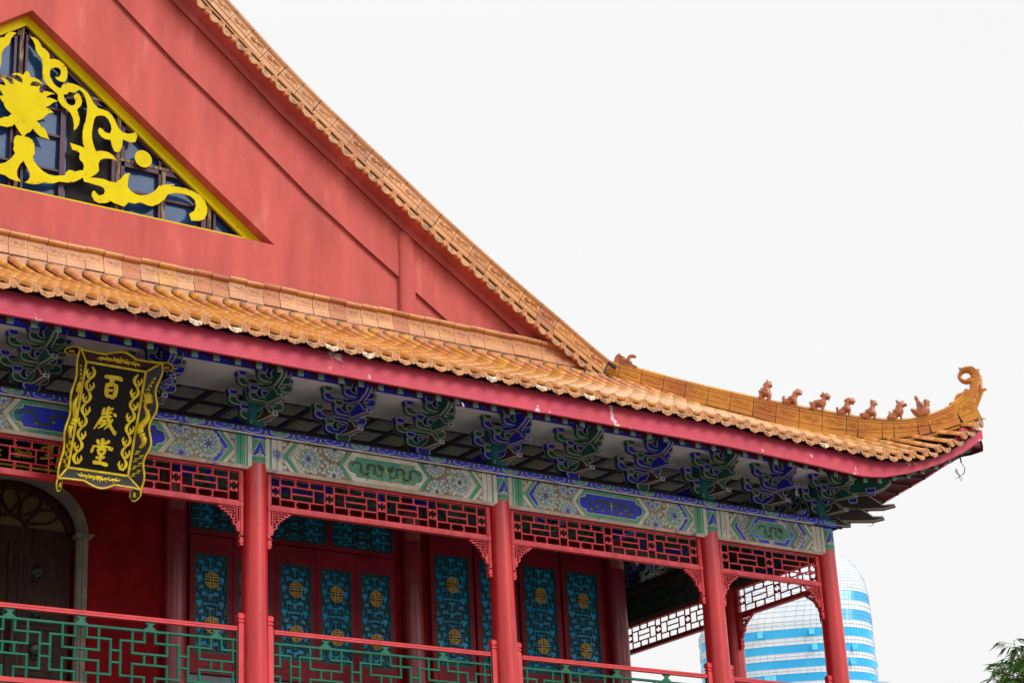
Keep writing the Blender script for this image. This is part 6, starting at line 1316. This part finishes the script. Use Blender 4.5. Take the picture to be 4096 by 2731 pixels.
for side in 'LRTB':
    Ff=flare(side); n=44
    if side in 'LR': lo,hi=0,PL; A,B=-e,PL+e
    else: lo,hi=-hw,hw; A,B=-hw-e,hw+e
    ed=[]
    for k in range(n+1):
        t=A+(B-A)*k/n; f=(k/n)
        if side in 'LR': s=1.0+.16*math.sin(f*math.pi*7)*math.sin(math.pi*f)**.3
        else: s=1.0+.34*(1 if side=='T' else 1)*max(-.3,math.cos((f-.5)*math.pi*3.2))*math.sin(math.pi*f)**.4-.05
        if k in (0,n): s=1.0
        ed.append((t,s))
    pts=[(lo,0)]+ed+[(hi,0)]
    m=MB(); m.prism(pts,Ff,-.018,.0); 
    o=m.build({'L':'side_board','R':'side_board','T':'top_board','B':'bottom_board'}[side],bmat,plaque)
    g=MB(); g.ribbon(ed,[.14]*(n+1) if False else .022 if side in 'TB' else .024,lambda t,s,c:Ff(t,s,c),-.02,.012) if False else None
    k=MB(); k.tube([Ff(t,s,-.008) for t,s in ed],.014,6)
    k.tube([Ff(lo,0,.004),Ff(A,1,.004)],.012,5); k.tube([Ff(hi,0,.004),Ff(B,1,.004)],.012,5)
    # carved gold relief
    if side in 'TB':
        def motif(a,sg):
            P=lambda u,v:Ff(a+sg*u,v,.008)
            k.tube([P(0,.55),P(.05,.62),P(.10,.5),P(.14,.62),P(.19,.5),P(.24,.56),P(.30,.42)],[.018,.016,.018,.014,.016,.012,.004],5)
            for u,v,q in ((.05,.5,1),(.10,.66,-1),(.15,.48,1),(.2,.64,-1),(.25,.46,1)):
                k.tube([P(u+.022*math.cos(t),v+.14*math.sin(t)*q) for t in (0,.9,1.8,2.7,3.6,4.5)],[.013,.012,.011,.010,.009,.007],5)
        motif(0,1); motif(0,-1)
        P=lambda u,v:Ff(u,v,.008)
        for u in (-.05,-.025,0,.025,.05): k.tube([P(0,.4),P(u,.62),P(u*1.5,.92-abs(u)*5)],[.012,.012,.004],5)
    else:
        # dragon among clouds winding up the board
        q=[]
        for j in range(34):
            f=j/33; q.append((.38+.62*f,.5+.22*math.sin(f*12)*(1-.25*f)))
        k.tube([Ff(t,s,.012) for t,s in q],[.010+.034*math.sin(math.pi*min(1,.1+j/33)) for j in range(34)],7)
        for j in range(3,32,2):
            t,s=q[j]; k.tube([Ff(t,s,.014),Ff(t+.03,s+.2*(1 if j%4==1 else -1),.014)],[.014,.003],5)
        ht,hs2=q[-1]
        for a in range(9): 
            t=-.6+a*.32; k.tube([Ff(ht,hs2,.015),Ff(ht+.10*math.cos(t),hs2+.5*math.sin(t),.02)],[.028,.003],5)
        inflate([(ht-.05,.3),(ht+.03,.25),(ht+.09,.45),(ht+.06,.7),(ht-.03,.72),(ht-.06,.5)],None,lambda a,b,c:Ff(a,b,c+.012),.03,k,0,.03)
        for j in range(7):
            t=.02+.048*j; s=.35+.3*(j%2)
            k.tube([Ff(t-.02,s-.15,.01),Ff(t,s+.1,.012),Ff(t+.015,s-.05,.012),Ff(t+.03,s+.2,.01)],[.008,.014,.012,.006],5)
        for j in range(4): 
            t=1.12+.05*j; k.tube([Ff(t,.25+.12*j,.01),Ff(t+.02,.4+.12*j,.012),Ff(t+.0,.5+.1*j,.012)],[.008,.015,.008],5)
    k.build('gold_relief',m_gold,o)
# scroll ears: horizontal at the top corners, hanging lobes at the bottom corners
for nm,cs in (('top_ear',[(-1,1),(1,1)]),('hanging_lobe',[(-1,-1),(1,-1)])):
    for sx,sy in cs:
        b0=PO+PU*sx*(hw+e)+(PV*(PL+e) if sy>0 else -PV*e)+PN*wf
        if sy>0: ax,bx=PU*sx,-PV; n_=(PN*e-PV*wf).normalized(); bx=(-PV*e-PN*wf).normalized()
        else: ax,bx=-PV,-PU*sx; bx=(-PU*sx*e-PN*wf).normalized(); n_=(PN*e-PU*sx*wf).normalized()
        E_=lambda a,b,c,b0=b0,ax=ax,bx=bx,n_=n_:tuple(b0+ax*a+bx*b+n_*c)
        l_=.16 if sy>0 else .14; wd=.12
        P=[(0,0),(l_*.5,-.012),(l_*.85,.012),(l_*1.12,.05),(l_*1.1,.09),(l_*.8,.125),(l_*.4,.13),(0,.10)]
        m=MB(); m.prism(P,E_,-.018,0); o=m.build(nm,bmat,plaque)
        k=MB(); k.tube([E_(a,b,-.006) for a,b in P],.010,6)
        k.tube([E_(l_*(.3+.5*q/8),.065+.025*math.sin(q*1.9),.006) for q in range(9)],[.004,.009,.006,.011,.007,.010,.006,.008,.003],5); k.build('gold_relief',m_gold,o)
# vines up both sides of the panel
for sx in (-1,1):
    k=MB(); cx=sx*.315; n=8; p=.155; A=.042
    pts=[(cx+sx*A*math.sin(math.pi*t/6),.06+p*t/6) for t in range(6*n+1)]
    k.ribbon(pts,[.022+.020*abs(math.sin(math.pi*t/6)) for t in range(6*n+1)],Fp,.001,.014)
    for q in range(n):
        zc=.06+p*(q+.5); s=sx*(1 if q%2==0 else -1); x0=cx
        k.ribbon([(cx+s*A*.2,zc-.07),(cx-s*.032,zc-.055),(cx-s*.062,zc-.005),(cx-s*.052,zc+.038)],[.024,.04,.034,.014],Fp,.001,.013)
        k.ribbon([(cx-s*.036,zc-.03),(cx-s*.012,zc-.02),(cx-s*.006,zc+.012)],[.022,.022,.008],Fp,.0012,.0125)
        k.ribbon([(cx+s*.03,zc-.01),(cx+s*.06,zc+.01)],[.016,.005],Fp,.0014,.012)
    k.build('vine_border',m_gold,plaque)
k=MB()
for pts,w in DATA['strokes']:
    P=[tuple(p) for p in pts]
    # resample for round, brushed ends
    Q=[];Wd=[]
    for i in range(len(P)-1):
        for j in range(4):
            t=j/4; Q.append((P[i][0]+(P[i+1][0]-P[i][0])*t,P[i][1]+(P[i+1][1]-P[i][1])*t)); Wd.append((w[i]+(w[i+1]-w[i])*t)*1.25)
    Q.append(P[-1]); Wd.append(w[-1])
    d0=(Q[0][0]-Q[1][0],Q[0][1]-Q[1][1]); l=math.hypot(*d0); Q.insert(0,(Q[0][0]+d0[0]/l*w[0]*.4,Q[0][1]+d0[1]/l*w[0]*.4)); Wd.insert(0,w[0]*.45)
    if w[-1]>.012:
        d0=(Q[-1][0]-Q[-2][0],Q[-1][1]-Q[-2][1]); l=math.hypot(*d0) or 1; Q.append((Q[-1][0]+d0[0]/l*w[-1]*.4,Q[-1][1]+d0[1]/l*w[-1]*.4)); Wd.append(w[-1]*.45)
    k.ribbon(Q,Wd,Fp,.001,.020+random.uniform(0,.002))
k.build('gold_characters',m_gold,plaque)
m=MB()
for sx in (-.3,.3): m.tube([Fp(sx,PL,-.03),Fp(sx,PL+.1,-.1),(PO.x+sx,-.5,3.3)],.008,5)
m.build('hanging_rod',m_bronze,plaque)
# ---------------------------------------------------------------- dangling wires at the corner
m=MB(); m.tube([(12.10,-1.72,3.78),(12.124,-1.66,3.648),(12.13,-1.666,3.525)],.012,6)
for s_,rr in (([(12.13,-1.666,3.525),(12.16,-1.70,3.43),(12.14,-1.68,3.34),(12.083,-1.62,3.284),(12.05,-1.60,3.36),(12.061,-1.6,3.431),(12.09,-1.62,3.33),(12.094,-1.63,3.218)],.005),([(12.13,-1.666,3.52),(12.165,-1.70,3.42),(12.15,-1.68,3.34),(12.10,-1.63,3.30),(12.038,-1.574,3.26)],.004),([(12.061,-1.6,3.43),(12.07,-1.6,3.36),(12.12,-1.65,3.27),(12.11,-1.65,3.22)],.004),([(12.06,-1.59,3.43),(12.045,-1.59,3.38),(12.10,-1.63,3.30)],.004)): m.tube(s_,rr,5)
o=m.build('dangling_wires',M('wire_blue',(16,40,70),.5)); tag(o,'tangle of thin blue-black wires dangling below the upturned roof corner','wire')
m=MB(); 
for k in range(2): m.tube([(11.0+.03*k,-.62,2.74),(11.04+.02*k,-.6,2.66),(11.02,-.58,2.60),(10.97,-.55,2.60)],.004,5)
o=m.build('loose_wire',MATS['wire_blue']); tag(o,'short looped wire under the beaked brackets at the corner','wire')
# ---------------------------------------------------------------- glass office tower far behind
TC=Vector((-12.316,-23.354,0)); h_=Vector((.682,.731,0)).normalized(); rt_=Vector((h_.y,-h_.x,0)); zc=-6.235
Tn=TC+h_*310
tw=empty('office_tower',(Tn.x,Tn.y,-7.84)); tag(tw,'rounded pale glass office tower with cyan window bands far behind the columns','tower')
m_tw=M('pale_glass_cladding',(232,238,240),.6,(220,230,238),.12,vary=.03); m_cy=M('cyan_glass',(0,170,232),.2,(30,186,240),.08,spec=.7,vary=.05); m_tl=M('cladding_joint',(196,212,232),.6); m_cy2=M('cyan_glass_pale',(90,205,238),.2)
def ell(t,a,b): 
    c,s=math.cos(t),math.sin(t); return (a*math.copysign(abs(c)**.75,c),-b*math.copysign(abs(s)**.75,s))
def ring(z,a,b,ox=0,n=96): return [tuple(Tn+rt_*(ell(2*math.pi*k/n,a,b)[0]+ox)+h_*ell(2*math.pi*k/n,a,b)[1]+Vector((0,0,z))) for k in range(n)]
TL_=[(0,-13.9),(68.2,-13.7),(70.5,-12.4),(73,-10.6),(75.5,-8),(77.8,-4.5),(79.4,.5)]
TR_=[(0,12.9),(70,12.8),(73,12.7),(75.5,12.3),(77.5,11.3),(79.4,9.6)]
def sect(z): # half width and centre offset by height above camera
    return (interp(TR_,z)-interp(TL_,z))/2
def off(z): return (interp(TR_,z)+interp(TL_,z))/2
m=MB(); n=96
zz=[2]+[30+1.0*k for k in range(36)]+[66+.6*k for k in range(15)]
bands=[(56.6,57.7),(58.9,60.1),(61.0,62.2),(63.2,64.4),(65.5,66.8)]
zs=sorted(set([2,45]+[z for b in bands for z in b]+[68.0,69.6,71.1,72.6,73.7,74.8,75.9,77,78,79.4]))
bz=[(b0+zc+.0) for b0,b1 in bands]
prev=None; K=310/150.0
def addring(z0,z1,mi,d=0):
    a0,a1=sect(z0),sect(z1)
    r0=ring(z0+zc,a0+d,a0*.72+d,off(z0)); r1=ring(z1+zc,a1+d,a1*.72+d,off(z1))
    m.add(r0+r1,[[i,(i+1)%n,n+(i+1)%n,n+i] for i in range(n)],[1 if (mi==2 and i<15) or mi==1 else 0 for i in range(n)])
for z0,z1 in zip(zs,zs[1:]):
    isb=any(abs(z0-b0)<1e-6 for b0,b1 in bands)
    addring(z0,z1,1 if isb else (2 if z0 in (68.0,71.1) else 0))
m.add(ring(zs[-1]+zc,sect(79.4),sect(79.4)*.72,off(79.4)),[list(range(n))],0)
m.build('tower_body',[m_tw,m_cy],tw)
j=MB(); m=j
for z0,z1 in zip(zs,zs[1:]):
    isb=any(abs(z0-b0)<1e-6 for b0,b1 in bands)
    a=sect(z0); 
    for k in range(0,n,1):
        t=2*math.pi*k/n
        if math.sin(t)<-.1: continue
        def pt(z,t=t): a=sect(z); e0,e1=ell(t,a+.03,a*.72+.03); return Tn+rt_*(e0+off(z))+h_*e1+Vector((0,0,z+zc))
        if z0>40 and not isb: m.tube([pt(z0),pt(z1)],.022,3,caps=False)
    for zq in ([z0] if isb or z0<40 else [z0,(z0+z1)/2]):
        if zq>40:
            a=sect(zq); rr=ring(zq+zc,a+.03,a*.72+.03,off(zq)); m.tube(rr[:n//2+6]+[],.028,3,caps=False)
m.build('cladding_joints',m_tl,tw)
m=MB(); random.seed(3)
for b0,b1 in bands:
    for q in range(3):
        t=random.uniform(.25,2.6); z=(b0+b1)/2
        a=sect(z); p0=ell(t,a,a*.72); P0=Tn+rt_*(p0[0]+off(z))+h_*(p0[1]-.25)+Vector((0,0,z+zc)); m.add([tuple(P0+rt_*s_[0]*.42+Vector((0,0,s_[1]*.5))-h_*(.5 if s_[1]<0 else .0)) for s_ in ((-1,-1),(1,-1),(1,1),(-1,1))],[(0,1,2,3)])
m.build('open_windows',m_cy2,tw)
m=MB(); P0=Tn+rt_*(3.6+4.4)+Vector((0,0,zc)); m.tube([tuple(P0+Vector((0,0,77.0))),tuple(P0+Vector((0,0,83.0)))],[.12,.05],5)
for q in (80.0,80.9): m.tube([tuple(P0+Vector((0,0,q))-rt_*.7),tuple(P0+Vector((0,0,q))+rt_*.1)],.07,4)
m.build('antenna',m_tl,tw)
for q in (56.2,59.1,53.4):
    m=MB(); P0=Tn+rt_*12.6+Vector((0,0,q+zc)); m.tube([tuple(P0),tuple(P0+Vector((0,0,.35)))],[1.9,2.1],18); m.build('round_balcony',m_tw,tw)
    m=MB(); m.tube([tuple(P0-Vector((0,0,.5))),tuple(P0-Vector((0,0,.03)))],[1.3,1.6],16); m.build('balcony_soffit',m_tl,tw)
# ---------------------------------------------------------------- bamboo at the lower right
random.seed(11)
B0=Vector((6.30,-7.56,-7.84))
bo=empty('bamboo',tuple(B0)); tag(bo,'tip of a leafy bamboo clump with thin drooping leaves, at the lower right corner','bamboo')
cul=MB(); lf=MB()
view=Vector((6.35+12.3,-7.6+23.35,0)).normalized(); rr_=Vector((view.y,-view.x,0))
for c in range(17):
    bx=random.uniform(-.35,.45); by=random.uniform(-.3,.3); top=random.uniform(6.3,6.6)+.5*min(0,bx+.05) if c else 6.66
    if c==0: bx=-.12
    base=B0+rr_*(bx+.45)+view*by; tip=B0+rr_*(bx-.10*random.random())+view*by+Vector((0,0,top))
    pts=[base.lerp(tip,k/10)+rr_*(.22*(1-((k/10)-.5)**2*4)*.3) for k in range(11)]
    cul.tube([tuple(p) for p in pts],[.022*(1-.08*k) for k in range(11)],6)
    for k in range(64):
        f=random.uniform(.82,1.0) if k<56 else random.uniform(.3,.82); p=base.lerp(tip,f); az=random.uniform(0,6.28); ln=random.uniform(.12,.45)*(1.15-f*.5)
        d=(rr_*math.cos(az)+view*math.sin(az)+Vector((0,0,.35))).normalized(); q=p+d*ln
        cul.tube([tuple(p),tuple(q)],[.004,.002],3)
        for _ in range(7):
            a2=az+random.uniform(-.8,.8); l=random.uniform(.11,.20); dd=(rr_*math.cos(a2)+view*math.sin(a2)+Vector((0,0,random.uniform(-.9,.25)))).normalized()
            s0=q+(p-q)*random.uniform(0,.55); sd=dd.cross(Vector((random.uniform(-.5,.5),random.uniform(-.5,.5),1))).normalized()*l*.075
            m1=s0+dd*l*.4; e=s0+dd*l+Vector((0,0,-l*.15)); lf.add([tuple(s0),tuple(m1+sd),tuple(e),tuple(m1-sd)],[(0,1,2,3)],random.choice((0,0,1)))
cul.build('culms',M('bamboo_culm',(86,112,48),.5),bo)
lf.build('leaves',[M('bamboo_leaf',(58,116,44),.45,(40,92,48),8),M('bamboo_leaf_light',(110,150,50),.45)],bo)
for nm,l in (('ground','paved ground far below the hall'),):
    pass

m=MB(); m.tube([(2.35,-1.60,3.02),(2.36,-1.63,2.955)],.014,8); P_(m,'drain_stub',m_beige)
